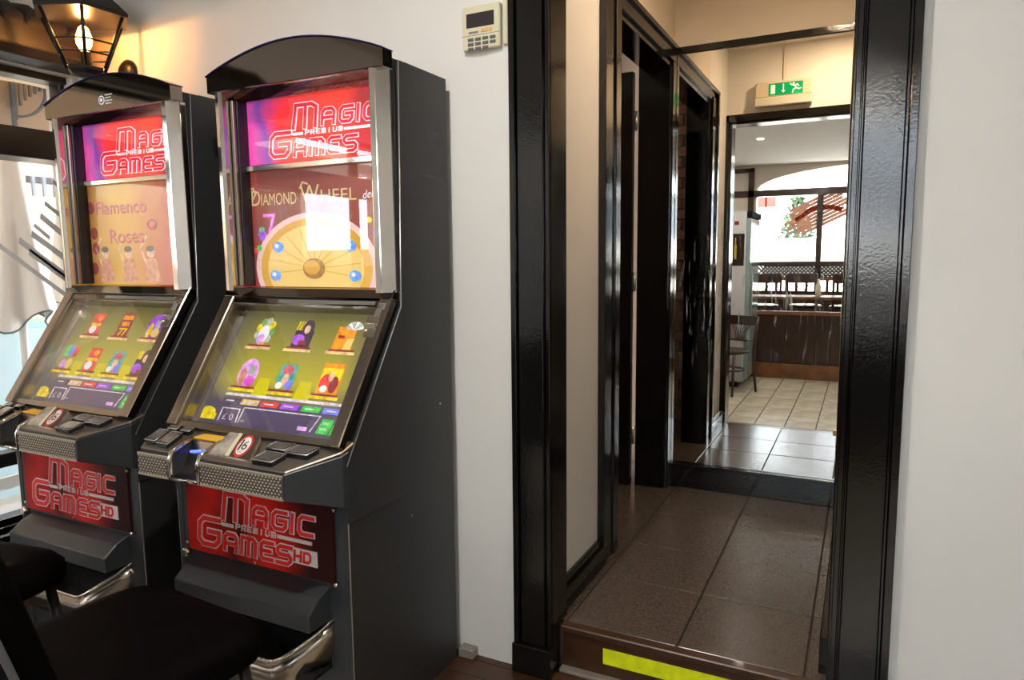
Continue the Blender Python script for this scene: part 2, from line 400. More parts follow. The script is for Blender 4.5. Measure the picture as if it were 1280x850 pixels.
# west wall with the window
WZ0, WZ1, WY0, WY1 = 0.28, 2.27, -1.9, 2.07
n = MB(); n.box(XW-.2, XW, YW-.2, WY0, -.15, CH, 'wall'); n.box(XW-.2, XW, WY1, D+.13, -.15, CH, 'wall'); n.box(XW-.2, XW, WY0, WY1, -.15, WZ0, 'wall'); n.box(XW-.2, XW, WY0, WY1, WZ1, CH, 'wall')
n.build('wall_west', kind='structure')
# south wall with arched window
AX0, AX1, AZ0, AZS, RISE = -1.66, 2.24, 1.06, 2.50, .36
acx = (AX0+AX1)/2; hw = (AX1-AX0)/2
arc = [(acx + hw*math.cos(PI - PI*i/24), AZS + RISE*math.sin(PI*i/24)) for i in range(25)]
n = MB(); n.box(XW, AX0, YW-.2, YW, -.15, CH, 'wall_warm'); n.box(AX1, XE+.2, YW-.2, YW, -.15, CH, 'wall_warm'); n.box(AX0, AX1, YW-.2, YW, -.15, .85, 'wood')
for (xa, za), (xb, zb) in zip(arc, arc[1:]):
    n.prism([(xa, za), (xb, zb), (xb, CH), (xa, CH)], YW-.2, YW, lambda p, q, a: (p, a, q), 'wall_warm')
n.build('wall_south', kind='structure')
# corridor walls
CX = -0.945
DY0, DY1, DZ = 2.86, 3.76, 2.44
n = MB(); n.box(CX-.14, CX, D+.13, DY0, -.15, CH, 'wall'); n.box(CX-.14, CX, DY1, YM+.15, -.15, CH, 'wall_warm'); n.box(CX-.14, CX, DY0, DY1, DZ, CH, 'wall_warm'); n.box(CX-.14, CX, DY0, DY1, -.15, ZC, 'tile_dark')
n.build('wall_corridor_west', kind='structure')
bx('wall_corridor_east', -.03, .10, D+.13, YM+.15, -.15, CH, 'wall_warm', kind='structure')
bx('trim_4', -.045, -.03, D+.13, YM, ZC, 2.15, 'black', kind='structure')  # unseen panel, added so the jambs reflect black below and warm above
bx('wall_corridor_north', CX, -.045, YM, YM+.15, -.15, CH, 'wall_warm', kind='structure')
# side room behind the corridor door
bx('floor_side', -3.0, CX-.14, D+.13, 4.2, -.15, ZC, 'tile_dark', kind='structure')
n = MB(); n.box(-3.1, -3.0, D+.13, 4.2, -.15, CH, 'side_dim'); n.box(-3.1, CX-.14, 4.2, 4.3, -.15, CH, 'side_dim')
n.build('wall_side', kind='structure')
# brick wall on the back of the machine wall
bw = bx('wall_brick', -2.3, -1.095, D+.13, D+.15, 0.16, 2.6, 'mortar', kind='structure')
bm_ = MB().box(-.112, .112, 0, .022, -.0325, .0325, 'brick').build('brick', bw, bevel=.003)
k = 0
for r in range(31):
    for c in range(4):
        x = -1.25 - c*.235 + (.117 if r % 2 else 0)
        if x > -1.21: continue
        t = bm_ if k == 0 else bm_.copy()
        if k: COL.objects.link(t)
        k += 1
        t.location = (x, D+.15-.004*random.random(), .21 + r*.077)

# ---------------------------------------------------------------- door_1: black gloss frame of the opening
d1 = thing('door_1', (-.5, D, 0), kind='structure'); o1 = (-.5, D, 0)
def arch_prof(mb, x0, x1, z0, z1, outer_left):
    """moulded architrave: wide flat, groove, outer band"""
    w_ = x1-x0
    segs = [(0, .10, .020), (.10, .16, .012), (.16, .80, .024), (.80, .86, .010), (.86, 1, .030)]
    if outer_left: segs = [(1-b, 1-a, d) for a, b, d in segs]
    for a, b, d in segs:
        mb.box(x0+a*w_, x0+b*w_, D-d, D, z0, z1, 'black')
m_ = MB(); arch_prof(m_, -1.04, -.905, .105, 2.52, True); m_.build('architrave', d1, o1, .002)
m_ = MB(); arch_prof(m_, -.042, .105, 0, 2.52, False); m_.build('architrave', d1, o1, .002)
m_ = MB()
for a, b, d in [(2.38, 2.395, .020), (2.395, 2.40, .012), (2.40, 2.485, .024), (2.485, 2.495, .010), (2.495, 2.52, .030)]:
    m_.box(-.905, -.042, D-d, D, a, b, 'black')
m_.build('head_architrave', d1, o1, .002)
m_ = MB(); m_.box(-1.045, -.90, D-.038, D, 0, .105, 'black'); m_.build('plinth_block', d1, o1, .003)
bx('jamb', -.965, -.905, D-.012, D+.13, 0, 2.40, 'black', d1, o1, .003)
bx('jamb', -.05, -.02, D-.012, D+.13, 0, 2.40, 'black', d1, o1, .003)
bx('head_jamb', -.965, -.02, D-.012, D+.13, 2.38, 2.40, 'black', d1, o1, .003)
m_ = MB(); m_.box(-.995+.05, -.925, D+.13, D+.155, ZC, 2.445, 'black'); m_.build('rear_architrave', d1, o1, .002)
m_ = MB(); m_.box(-.945, -.045, D+.13, D+.155, 2.395, 2.445, 'black'); m_.build('rear_head_architrave', d1, o1, .002)
# step
st = thing('step', (-.48, 2.16, 0), kind='structure'); os_ = (-.48, 2.16, 0)
st.name = 'trim_2'
bx('riser', -.895, -.05, 2.163, 2.185, 0, ZC-.022, 'stepwood', st, os_, .002)
bx('nosing', -.895, -.05, 2.150, 2.192, ZC-.022, ZC+.001, 'stepwood', st, os_, .004)
bx('floor_strip', -.895, -.05, 2.13, 2.163, 0, .012, 'dirtgrey', st, os_, .002)
tp = MB()
tp.box(-.745, -.05, 2.161, 2.1628, .052, .108, 'yellow'); tag(tp.build('hazard_tape', None, (-.4, 2.162, .05)), 'bright yellow tape strip stuck along the dark wooden step', 'tape')

# ---------------------------------------------------------------- door_2: corridor door on the left
d2o = thing('door_2', (CX, 3.26, ZC), kind='structure'); o2 = (CX, 3.26, ZC)
def trimY(mb, y0, y1, z0, z1):
    mb.box(CX, CX+.022, y0, y1, z0, z1, 'black')
m_ = MB(); m_.box(CX, CX+.03, 2.66, 2.695, ZC, 2.52, 'black'); m_.box(CX, CX+.018, 2.695, 2.80, ZC, 2.50, 'black'); m_.box(CX, CX+.026, 2.80, 2.86, ZC, 2.46, 'black'); m_.build('architrave', d2o, o2, .002)
m_ = MB(); m_.box(CX, CX+.016, 3.765, YM-.03, ZC, 2.50, 'black'); m_.build('architrave', d2o, o2, .002)
m_ = MB(); m_.box(CX, CX+.03, 2.66, YM-.025, 2.50, 2.525, 'black'); m_.box(CX, CX+.018, 2.66, YM-.025, 2.44, 2.50, 'black'); m_.build('head_architrave', d2o, o2, .002)
bx('jamb', CX-.165, CX+.004, 3.745, 3.765, ZC, DZ, 'black', d2o, o2, .002)
bx('jamb', CX-.145, CX+.004, 2.855, 2.875, ZC, DZ, 'black', d2o, o2, .002)
bx('head_jamb', CX-.145, CX+.004, 2.86, 3.76, DZ-.03, DZ, 'black', d2o, o2, .002)
lf = bx('door_leaf', -1.98, -1.128, 3.705, 3.745, ZC+.005, 2.40, 'black', d2o, o2, .002)
for z in (.45, 1.3, 2.15):
    MB().lathe([(.009, z-.05), (.009, z+.05)], 'steel', (-1.117, 3.728, 0), 8).build('hinge', lf, o2)

# skirting boards
def skirt(name, pts):
    m_ = MB()
    for b in pts: m_.box(*b, 'black')
    return m_.build(name, bevel=.003, kind='structure')
skirt('baseboard_west', [(CX, CX+.03, D+.13, 2.66, ZC, ZC+.085), (CX, CX+.018, D+.13, 2.66, ZC+.085, ZC+.115)])
skirt('baseboard_north', [(CX, -.045, YM-.03, YM, ZC, .275), (CX, -.045, YM-.045, YM, .275, .298)])
skirt('baseboard_east', [(-.075, -.045, D+.13, YM-.05, ZC, .275)])
bx('baseboard_machine', -1.26, -1.20, 2.06, D, 0, .035, 'dirtgrey', kind='structure', bevel=.003)

# ---------------------------------------------------------------- mirror on the end wall
mr_ = thing('mirror', (-.5, YM, .30), 'tall smeared mirror in thin black frame filling the corridor end wall', 'mirror')
om = (-.5, YM, .30)
bx('mirror_glass', -.93, -.094, YM-.014, YM-.002, .30, 2.485, 'mirror', mr_, om)
bx('frame_top', -.945, -.05, YM-.024, YM, 2.485, 2.52, 'black', mr_, om, .002)
bx('frame_side', -.945, -.93, YM-.022, YM, .30, 2.485, 'black', mr_, om, .002)
bx('frame_side', -.094, -.084, YM-.018, YM, .30, 2.485, 'brass', mr_, om, .002)
MB().box(-.108, -.086, YM-.03, YM-.014, .53, .56, 'brass').build('mirror_clip', mr_, om, .003)

# ---------------------------------------------------------------- window_1 (left wall)
w1 = thing('window_1', (XW-.1, .07, WZ0), kind='structure'); ow = (XW-.1, .07, WZ0)
bx('transom', XW-.16, XW+.02, WY0, WY1, 1.885, 2.01, 'black_soft', w1, ow, .004)
bx('mid_rail', XW-.13, XW-.05, WY0, WY1, .555, .615, 'black_soft', w1, ow, .004)
for y in (WY0, -.60, .62, WY1-.025): bx('mullion', XW-.14, XW-.06, y, y+.025, WZ0, WZ1, 'black_soft', w1, ow, .004)
bx('window_sill', XW-.2, XW+.03, WY0, WY1, WZ0-.03, WZ0, 'black_soft', w1, ow, .004)
bx('window_head', XW-.14, XW-.04, WY0, WY1, WZ1-.03, WZ1, 'black_soft', w1, ow, .004)
for a, b in ((.615, 1.885), (2.01, WZ1-.03), (WZ0, .555)): bx('pane', XW-.094, XW-.088, WY0, WY1, a, b, 'winglass', w1, ow)
# brush-stroke film on the pane
dm = MB()
def brush(mb, ox, oz, strokes, fn, m):
    for x0, z0, x1, z1, wd in strokes:
        ribbon(mb, [(ox+x0, oz+z0), (ox+x1, oz+z1)], wd, lambda u, v, d: fn(u, v, d), 0, .0008, m)
# canopy with tile caps above the window, inside
cn = thing('window_canopy', (XW, 1.1, 2.27), 'dark wooden canopy with scalloped tile top above left window', 'canopy'); oc = (XW, 1.1, 2.27)
m_ = MB(); m_.prism([(0, 2.275), (.14, 2.275), (.17, 2.31), (.15, 2.435), (0, 2.435)], .3, 2.06, lambda p, q, a: (XW+p, a, q), 'canopy'); m_.build('canopy_board', cn, oc, .004)
tb = MB().tube([(0,0,.03), (.10,0,.005), (.165,0,-.045)], .036, 'tilecap', 8)
t0 = tb.build('tile', cn, oc); t0.data.transform(Matrix.Translation(oc)); 
for i in range(20):
    t = t0 if i == 0 else t0.copy()
    if i: COL.objects.link(t)
    t.location = (0.0, 2.01-i*.087-1.1, 2.455-2.27)

# ---------------------------------------------------------------- window_2 (south, arched)
w2 = thing('window_2', (acx, YW, AZ0), kind='structure'); ow2 = (acx, YW, AZ0)
bx('transom', -2.3, AX1, YW-.12, YW+.03, 2.40, 2.505, 'wood', w2, ow2, .004)
for x in (-.725, .62, 1.9): bx('mullion', x, x+.085, YW-.12, YW+.02, .85, 2.41, 'wood', w2, ow2, .004)
bx('top_rail', AX0, AX1, YW-.16, YW+.06, 1.265, 1.335, 'wood', w2, ow2, .004)
bx('lower_rail', AX0, AX1, YW-.12, YW+.02, 1.02, 1.075, 'wood_mid', w2, ow2, .004)
for x in [AX0+.02+i*.155 for i in range(26)]: bx('baluster', x, x+.045, YW-.08, YW-.03, .85, 1.03, 'wood', w2, ow2)
la = MB()
for i in range(-6, 90):
    x = AX0 + i*.06
    for sgn in (1, -1):
        x0, x1 = (x, x+.22) if sgn > 0 else (x+.22, x)
        z0, z1 = 1.07, 1.29
        if min(x0, x1) < AX0 or max(x0, x1) > AX1: continue
        ribbon(la, [(x0, z0), (x1, z1)], .036, lambda u, v, d: (u, YW-.07+d, v), 0, .008*sgn, 'wood')
la.build('lattice', w2, ow2)
bx('pane', AX0, AX1, YW-.105, YW-.099, 1.335, 2.40, 'winglass', w2, ow2)
m_ = MB(); m_.prism([(AX1, 2.505), (AX0, 2.505)] + arc[1:-1], YW-.105, YW-.099, lambda p, q, a: (p, a, q), 'winglass'); m_.build('pane', w2, ow2)
# wall trim left of the window
m_ = MB(); m_.box(-1.79, -1.70, YW, YW+.03, 0, 2.87, 'wood'); m_.box(-2.6, -1.70, YW, YW+.03, 2.80, 2.87, 'wood'); m_.box(-2.6, -2.51, YW, YW+.03, 0, 2.87, 'wood')
m_.build('trim_3', kind='structure', bevel=.003)
# raised wooden platform by the rear window
pf = bx('floor_platform', XW+.01, XE, YW, -1.10, -.005, .165, 'stepwood', kind='structure')
bx('platform_edge', XW+.01, XE, -1.10, -1.075, -.005, .172, 'wood_mid', pf, (0, 0, 0), .003)

# ---------------------------------------------------------------- slot machines
MW = .352
PROF = [(2.06, 0), (1.49, 0), (1.49, .754), (1.82, 1.27), (1.826, 2.025), (2.06, 2.025)]          # main slab (Y, z)
PROF2 = [(1.90, .70), (1.488, .70), (1.488, .865), (1.765, 1.293), (1.785, 2.022), (1.90, 2.022)]  # stepped front slab
PROF3 = [(1.84, .86), (1.485, .86), (1.475, .91), (1.735, 1.31), (1.725, 2.02), (1.84, 2.02)]
A_ = Vector((0, 1.731, 1.31)); B_ = Vector((0, 1.473, .923)); dv = (B_-A_).normalized(); nv = Vector((0, dv.z, -dv.y))
if nv.y > 0: nv = -nv            # outward normal of the sloping screen
def IN(u, v, d): return Vector((u, 0, 0)) + A_ + dv*v + nv*d      # on the sloping plane; d > 0 is proud
ART = {}
SCR = {}
def col(name, c, s=.55):
    if name not in M: M[name] = emis(name, c, s)
    return name
M['scr_bg'] = ramp_emis('screen_ground', [(0.0, (.045, .035, .07)), (.34, (.06, .045, .09)), (.46, (.42, .36, .01)), (.7, (.22, .19, .02)), (1.2/1.25, (.09, .085, .02))], 1, 0, 0)
# (re-pointed below: the ground runs along the slope through generated z)
def screen_ground():
    m, N, L, b = newmat('screen_backlit_ground')
    tc = N.new('ShaderNodeTexCoord'); sx = N.new('ShaderNodeSeparateXYZ'); L.new(tc.outputs['Generated'], sx.inputs[0])
    r = N.new('ShaderNodeValToRGB'); el = r.color_ramp.elements
    el[0].position = 0; el[0].color = (.050, .036, .075, 1); el[1].position = 1; el[1].color = (.085, .080, .022, 1)
    for p, c in ((.24, (.060, .045, .085)), (.30, (.16, .13, .05)), (.42, (.30, .265, .02)), (.7, (.19, .175, .03))):
        e = el.new(p); e.color = (*c, 1)
    L.new(sx.outputs['Z'], r.inputs['Fac'])
    # darker towards the sides, as printed on the screen art
    ab = N.new('ShaderNodeMath'); ab.operation = 'SUBTRACT'; ab.inputs[1].default_value = .5; L.new(sx.outputs['X'], ab.inputs[0])
    ab2 = N.new('ShaderNodeMath'); ab2.operation = 'ABSOLUTE'; L.new(ab.outputs[0], ab2.inputs[0])
    mr = N.new('ShaderNodeMapRange'); mr.inputs['From Min'].default_value = .3; mr.inputs['From Max'].default_value = .52; mr.inputs['To Max'].default_value = .8
    L.new(ab2.outputs[0], mr.inputs['Value'])
    mx = N.new('ShaderNodeMixRGB'); mx.inputs['Color2'].default_value = (.07, .06, .06, 1); L.new(mr.outputs[0], mx.inputs['Fac']); L.new(r.outputs['Color'], mx.inputs['Color1'])
    L.new(mx.outputs[0], b.inputs['Emission Color']); L.new(mx.outputs[0], b.inputs['Base Color']); b.inputs['Emission Strength'].default_value = .72; b.inputs['Roughness'].default_value = .35
    return m
M['scr_bg'] = screen_ground()
M['marquee'] = ramp_emis('marquee_print', [(0.10, (.18, .02, .30)), (.22, (.72, .05, .32)), (.36, (.16, .05, .32)), (.50, (.85, .03, .035)), (.85, (.90, .05, .03)), (1.0, (.45, .02, .03))], 'X', -.32, .30, .62)
M['redpanel'] = ramp_emis('lower_door_print', [(0.16, (.008, .001, .001)), (.38, (.34, .006, .004)), (.52, (.04, .002, .001)), (.72, (.42, .010, .005)), (.88, (.10, .003, .002)), (1.1/1.15, (.015, .002, .002))], 'X', -.36, .36, .21)  # glow added to brighten a front-lit door panel
M['curtain'] = ramp_emis('dark_red_curtain_print', [(.12, (.42, .03, .03)), (.3, (.19, .045, .035)), (.7, (.20, .05, .04)), (.95, (.25, .07, .05))], 'X', -.32, .30, .40)
M['flam'] = ramp_emis('yellow_poster_print', [(.1, (.10, .02, .015)), (.25, (.42, .20, .03)), (.5, (.55, .33, .05)), (.75, (.50, .22, .05)), (.95, (.36, .06, .03))], 'X', -.32, .30, .40)
for nm, c in dict(neon_white=(.95,.75,.78), neon_red=(.70,.02,.05), gold=(.62,.45,.14), goldtext=(.50,.40,.20), dgold=(.50,.28,.03), pinkring=(.62,.42,.42),
    hub=(.28,.13,.03), sky=(.10,.28,.75), mag=(.65,.08,.55), green=(.05,.42,.06), purple=(.30,.08,.55), redc=(.60,.05,.05), bluec=(.15,.18,.70), cream_c=(.60,.42,.20),
    darkc=(.05,.035,.06), slate=(.09,.075,.11), line=(.55,.50,.55), yel=(.60,.48,.02), orange=(.70,.24,.02), lilac=(.55,.28,.60), skin=(.55,.35,.25), flesh=(.45,.20,.12),
    teal=(.08,.30,.26), whitec=(.65,.65,.68), maroon=(.22,.03,.03), ropink=(.45,.10,.14), leafc=(.16,.30,.10), greyc=(.35,.36,.34)).items():
    M[nm] = emis(nm, c, .46, noise=None if nm in ('gold', 'dgold', 'pinkring', 'goldtext', 'neon_white', 'whitec') else (55, .35))

M['beam'] = emis('beam_yellow', (.42, .37, .01), .62)
def clip(poly, f):
    out = []
    for i, p in enumerate(poly):
        q = poly[(i+1) % len(poly)]; a, b = f(p), f(q)
        if a >= 0: out.append(p)
        if (a >= 0) != (b >= 0):
            t = a/(a-b); out.append((p[0]+(q[0]-p[0])*t, p[1]+(q[1]-p[1])*t))
    return out
def ell(cx, cz, rx, rz, n=36, a0=0, a1=2*PI): return [(cx+rx*math.cos(a0+(a1-a0)*i/n), cz+rz*math.sin(a0+(a1-a0)*i/n)) for i in range(n)]
def plate(mb, poly, fn, d0, d1, m):
    if len(poly) > 2: mb.prism(poly, d0, d1, lambda p, q, a: fn(p, q, a), m)

def make_machine(cx, label, variant):
    root = thing('slot_machine', (cx, 1.78, 0), label, 'slot machine', 'slot machines against the white wall')
    og = (0, 1.78, 0)
    def B(mb, name, parent=root, bevel=0): return mb.build(name, parent, og, bevel)
    YZ = lambda p, q, a: (a, p, q)
    # cabinet core and layered side slabs
    m = MB(); m.prism([(2.05, .02), (1.51, .02), (1.51, .76), (1.80, 1.30), (1.85, 1.34), (1.85, 1.97), (2.05, 1.97)], -.33, .33, YZ, 'slab'); B(m, 'cabinet')
    for s in (-1, 1):
        m = MB(); m.prism(PROF, s*.328, s*.350, YZ, 'slab'); sp_ = B(m, 'side_panel', bevel=.0015)
        m = MB(); m.prism(PROF2, s*.325, s*.3535, YZ, 'slab'); B(m, 'side_moulding', bevel=.001)
        # light edge lines
        e = MB(); path = [(s*.3505, y, z) for y, z in PROF[1:5]]
        e.tube([(s*.3505, 1.492, .01), (s*.3505, 1.492, .752), (s*.3505, 1.822, 1.27), (s*.3505, 1.828, 2.022)], .0022, 'steel', 5)
        e.tube([(s*.354, 1.49, .865), (s*.354, 1.767, 1.292), (s*.354, 1.787, 2.02)], .0022, 'steel', 5)
        B(e, 'edge_strip')
        if s == 1:
            v = MB()
            for z in (1.775, 1.81, 1.845): B(MB().box(.349, .3505, 1.985, 2.025, z, z+.006, 'button'), 'vent_slot', sp_)
            for y, z in ((1.70, .93), (1.62, .78), (1.8, .62), (1.72, .5), (1.98, .95)): B(MB().lathe([(.0035, .3495), (.0035, .3515)], 'screw', (0, y, z), 8, axis='x'), 'rivet', sp_)
            bx('panel_joint', .3492, .3502, 1.83, 2.06, 1.6985, 1.701, 'button', sp_, og)
    # top slab and arched header
    m = MB(); m.box(-.345, .345, 1.74, 2.06, 1.985, 2.025, 'slab'); B(m, 'top_panel', bevel=.002)
    arch = [(-.357, 1.985), (.357, 1.985)] + [(.357-.714*i/20, 2.036 + .073*math.sin(PI*i/20)**.9) for i in range(21)]
    m = MB(); m.prism(arch, 1.705, 1.755, lambda p, q, a: (p, a, q), 'darkchrome'); hd_ = B(m, 'arched_header', bevel=.002)
    m = MB(); top = arch[2:]
    for (xa, za), (xb, zb) in zip(top, top[1:]): m.prism([(xa, za), (xb, zb), (xb, zb+.0035), (xa, za+.0035)], 1.70, 1.758, lambda p, q, a: (p, a, q), 'hood_purple')
    B(m, 'violet_rim', hd_)
    if variant == 'roses':
        m = MB(); F = lambda u, v, d: (u, 1.7045-d, v)
        ring = ell(-.01, 2.022, .016, .016, 20); ring2 = ell(-.01, 2.022, .012, .012, 20)
        plate(m, ring, F, 0, .0008, 'whitec'); plate(m, ring2, F, .0008, .0012, 'button'); plate(m, ell(-.01, 2.022, .007, .007, 12), F, .0012, .0016, 'whitec')
        for i in range(4): ribbon(m, [(.014, 2.038-i*.010), (.048-.006*(i % 2), 2.038-i*.010)], .004, F, 0, .0008, 'greyc')
        B(m, 'licence_sticker', hd_)
    # upper bezel: outward-chamfered chrome trims
    for s in (-1, 1):
        m = MB()
        pr = [(s*.354, 1.765), (s*.354, 1.742), (s*.325, 1.708), (s*.306, 1.705), (s*.300, 1.715), (s*.300, 1.80), (s*.318, 1.80)]
        m.prism(pr, 1.335, 1.987, lambda p, q, a: (p, q + .020*max(0, (1.62-a))*(.6), a), 'chrome', mside='chrome')
        B(m, 'chrome_trim', bevel=.0015)
        m = MB(); m.box(s*.300, s*.278, 1.755, 1.80, 1.35, 1.965, 'button'); B(m, 'inner_side_frame', bevel=.002)
        m = MB(); m.box(s*.297, s*.284, 1.742, 1.756, 1.35, 1.965, 'chrome_soft'); B(m, 'inner_chrome_strip', bevel=.002)
    m = MB(); m.prism([(1.712, 1.988), (1.80, 1.988), (1.80, 1.962), (1.765, 1.958)], -.30, .30, YZ, 'darkchrome'); B(m, 'top_trim', bevel=.001)
    m = MB(); m.prism([(1.722, 1.317), (1.80, 1.30), (1.80, 1.345), (1.742, 1.345)], -.352, .352, YZ, 'darkchrome'); B(m, 'lower_trim', bevel=.002)
    m = MB(); m.box(-.30, .30, 1.772, 1.80, 1.733, 1.752, 'chrome'); B(m, 'divider_strip', bevel=.002)
    # backlit marquee with the sign
    F = lambda u, v, d: (u, 1.802-d, v)
    m = MB(); m.box(-.30, .30, 1.802, 1.812, 1.752, 1.965, 'marquee'); mq = B(m, 'marquee_panel')
    m = MB(); logo(m, .56, .205, lambda u, v, d: F(u-.23, v+1.752, d), 'neon_white', 'neon_red', hd=False, s=.85); B(m, 'sign_lettering', mq)
    # art panel
    if variant == 'wheel':
        m = MB(); m.box(-.30, .30, 1.802, 1.812, 1.345, 1.733, 'curtain'); ap = B(m, 'art_panel')
        f0 = lambda p: p[1]-1.347
        m = MB(); plate(m, clip(ell(-.012, 1.408, .262, .184, 48), f0), F, 0, .001, 'pinkring')
        for i in range(36):
            a = 2*PI*i/36; p = (-.012+.25*math.cos(a), 1.408+.175*math.sin(a))
            if p[1] > 1.352: plate(m, ell(p[0], p[1], .004, .003, 6), F, .001, .0014, 'cream_c')
        plate(m, clip(ell(-.012, 1.408, .238, .166, 48), f0), F, .001, .002, 'dgold')
        plate(m, clip(ell(-.012, 1.408, .205, .143, 48), f0), F, .002, .003, 'gold')
        for i in range(18):
            a = 2*PI*i/18 + .12; q = [(-.012+.03*math.cos(a), 1.408+.02*math.sin(a)), (-.012+.20*math.cos(a), 1.408+.14*math.sin(a))]
            if q[1][1] > 1.35: ribbon(m, q, .0025, F, .003, .0035, 'dgold')
        plate(m, ell(-.012, 1.408, .046, .034, 24), F, .003, .006, 'hub'); plate(m, ell(-.018, 1.412, .034, .024, 24), F, .006, .008, 'dgold')
        for a in (28, 62, 118, 152, 90):
            a = math.radians(a); p = (-.012+.215*math.cos(a), 1.408+.15*math.sin(a)); plate(m, [(p[0]-.012, p[1]), (p[0], p[1]-.008), (p[0]+.012, p[1]), (p[0], p[1]+.008)], F, .003, .004, 'orange')
        B(m, 'wheel_print', ap)
        for x, z in ((-.165, 1.480), (-.182, 1.385), (.142, 1.480), (.158, 1.384)):
            g = MB(); plate(g, ell(x, z, .025, .019, 7), F, .0035, .006, 'sky'); plate(g, ell(x-.005, z+.004, .010, .008, 5), F, .006, .007, 'whitec'); plate(g, ell(x+.009, z-.006, .007, .006, 4), F, .006, .007, 'bluec'); B(g, 'diamond_print', ap)
        t = MB(); W2 = MB(); W3 = MB(); add_text(t, 'D', .075, lambda u, v: F(u-.280, v+1.622, .0012), 'goldtext', .040); add_text(t, 'IAMOND', .056, lambda u, v: F(u-.236, v+1.622, .0012), 'goldtext', .158)
        add_text(W2, 'W', .082, lambda u, v: F(u-.062, v+1.624, .0012), 'goldtext', .082); add_text(W2, 'HEEL', .056, lambda u, v: F(u+.026, v+1.624, .0012), 'goldtext', .145)
        ribbon(t, [(-.292, 1.675), (-.272, 1.682), (-.262, 1.66), (-.274, 1.645)], .005, F, 0, .0012, 'goldtext')
        ribbon(W2, [(-.062, 1.672), (-.05, 1.69), (-.03, 1.684)], .005, F, 0, .0012, 'goldtext')
        add_text(W3, 'deluxe', .036, lambda u, v: F(u+.195, v+1.625+u*.12, .0012), 'whitec', .09, .2)
        for q in (t, W2, W3): B(q, 'title_word', ap)
        g = MB()
        for dx, mm, ww in ((0, 'mag', .013), (0, 'lilac', .005)): ribbon(g, [(-.225, 1.588), (-.183, 1.588), (-.205, 1.535)], ww, F, 0 if ww > .01 else .001, .001 if ww > .01 else .0018, mm)
        for x, z, mm in ((-.245, 1.525, 'purple'), (-.232, 1.525, 'purple'), (-.238, 1.513, 'purple'), (-.240, 1.54, 'teal'), (-.255, 1.478, 'green'), (-.275, 1.47, 'redc'), (.24, 1.52, 'purple'), (.252, 1.512, 'purple'), (.215, 1.56, 'yel'), (.262, 1.47, 'redc'), (.255, 1.485, 'green')):
            e = MB(); plate(e, ell(x, z, .013, .010, 12), F, 0, .0015, mm); B(e, 'fruit_print', ap)
        B(g, 'seven_print', ap)
    else:
        m = MB(); m.box(-.30, .30, 1.802, 1.812, 1.345, 1.733, 'flam'); ap = B(m, 'art_panel')
        t = MB(); W2 = MB(); add_text(t, 'Flamenco', .072, lambda u, v: F(u-.235, v+1.622, .0012), 'maroon', .30); add_text(W2, 'Roses', .078, lambda u, v: F(u-.16, v+1.508, .0012), 'maroon', .20)
        add_text(t, 'Flamenco', .072, lambda u, v: F(u-.238, v+1.625, .002), 'ropink', .30); add_text(W2, 'Roses', .078, lambda u, v: F(u-.163, v+1.511, .002), 'ropink', .20)
        B(t, 'title_word', ap); B(W2, 'title_word', ap)
        g = MB()
        for x in (-.20, -.06, .07):
            plate(g, ell(x, 1.47, .022, .020, 14), F, 0, .001, 'skin'); plate(g, [(x-.04, 1.36), (x+.05, 1.36), (x+.028, 1.448), (x-.026, 1.448)], F, 0, .001, 'flesh')
            plate(g, ell(x, 1.485, .022, .012, 14), F, .001, .002, 'darkc')
            ribbon(g, [(x-.03, 1.43), (x-.055, 1.49), (x-.02, 1.53)], .009, F, 0, .001, 'skin')
        plate(g, ell(.09, 1.575, .03, .022, 14), F, 0, .001, 'maroon'); plate(g, ell(.09, 1.575, .016, .012, 10), F, .001, .002, 'redc')
        for x, z in ((-.26, 1.55), (-.255, 1.49), (-.27, 1.41), (-.27, 1.65)): plate(g, ell(x, z, .022, .025, 9), F, 0, .001, 'maroon')
        B(g, 'dancer_print', ap)
    m = MB(); m.box(-.284, .284, 1.778, 1.782, 1.35, 1.73, 'glass'); B(m, 'glass_pane')
    m = MB(); m.box(-.284, .284, 1.778, 1.782, 1.754, 1.958, 'glass'); B(m, 'glass_pane')
    # sloping lower screen
    def pl(mb, u0, u1, v0, v1, d0, d1, mm): mb.prism([(u0, v0), (u1, v0), (u1, v1), (u0, v1)], d0, d1, lambda p, q, a: IN(p, q, a), mm)
    for s in (-1, 1):
        m = MB(); m.prism([(s*.350, -.008), (s*.306, -.008), (s*.306, .468), (s*.350, .468)], -.02, .010, lambda p, q, a: IN(p, q, a), 'chrome_soft'); bz = B(m, 'bezel_side', bevel=.003)
        m = MB(); pl(m, s*.306, s*.300, .0, .46, -.055, -.002, 'chrome_soft'); pl(m, s*.3055, s*.285, .03, .45, -.056, -.048, 'steel'); B(m, 'bezel_reveal')
        if s == 1:
            m = MB(); pl(m, .290, .330, .062, .085, .008, .016, 'screw'); pl(m, .312, .326, .035, .10, .010, .014, 'steel'); m.lathe([(.008, 0), (.008, .012)], 'screw', IN(.300, .112, .005), 10); pl(m, .296, .334, .10, .128, .006, .012, 'deck')
            B(m, 'bezel_lock', bz)
            t = MB(); pl(t, .312, .338, .012, .034, .010, .0106, 'steel'); add_text(t, 'E1' if variant == 'wheel' else 'E2', .018, lambda u, v: IN(.316+u, .030-v, .0112), 'button'); B(t, 'value_sticker', bz)
    m = MB(); pl(m, -.306, .306, -.010, .022, -.05, .004, 'darkchrome'); pl(m, -.10, .296, .004, .020, .004, .007, 'steel'); B(m, 'bezel_top', bevel=.002)
    m = MB(); pl(m, -.306, .306, .446, .468, -.05, .0, 'chrome_soft'); B(m, 'bezel_bottom', bevel=.002)
    m = MB(); pl(m, -.305, .305, .02, .447, -.060, -.052, 'scr_bg'); sc = B(m, 'screen')
    FS = lambda u, v, d: IN(u, v, -.052 + d)
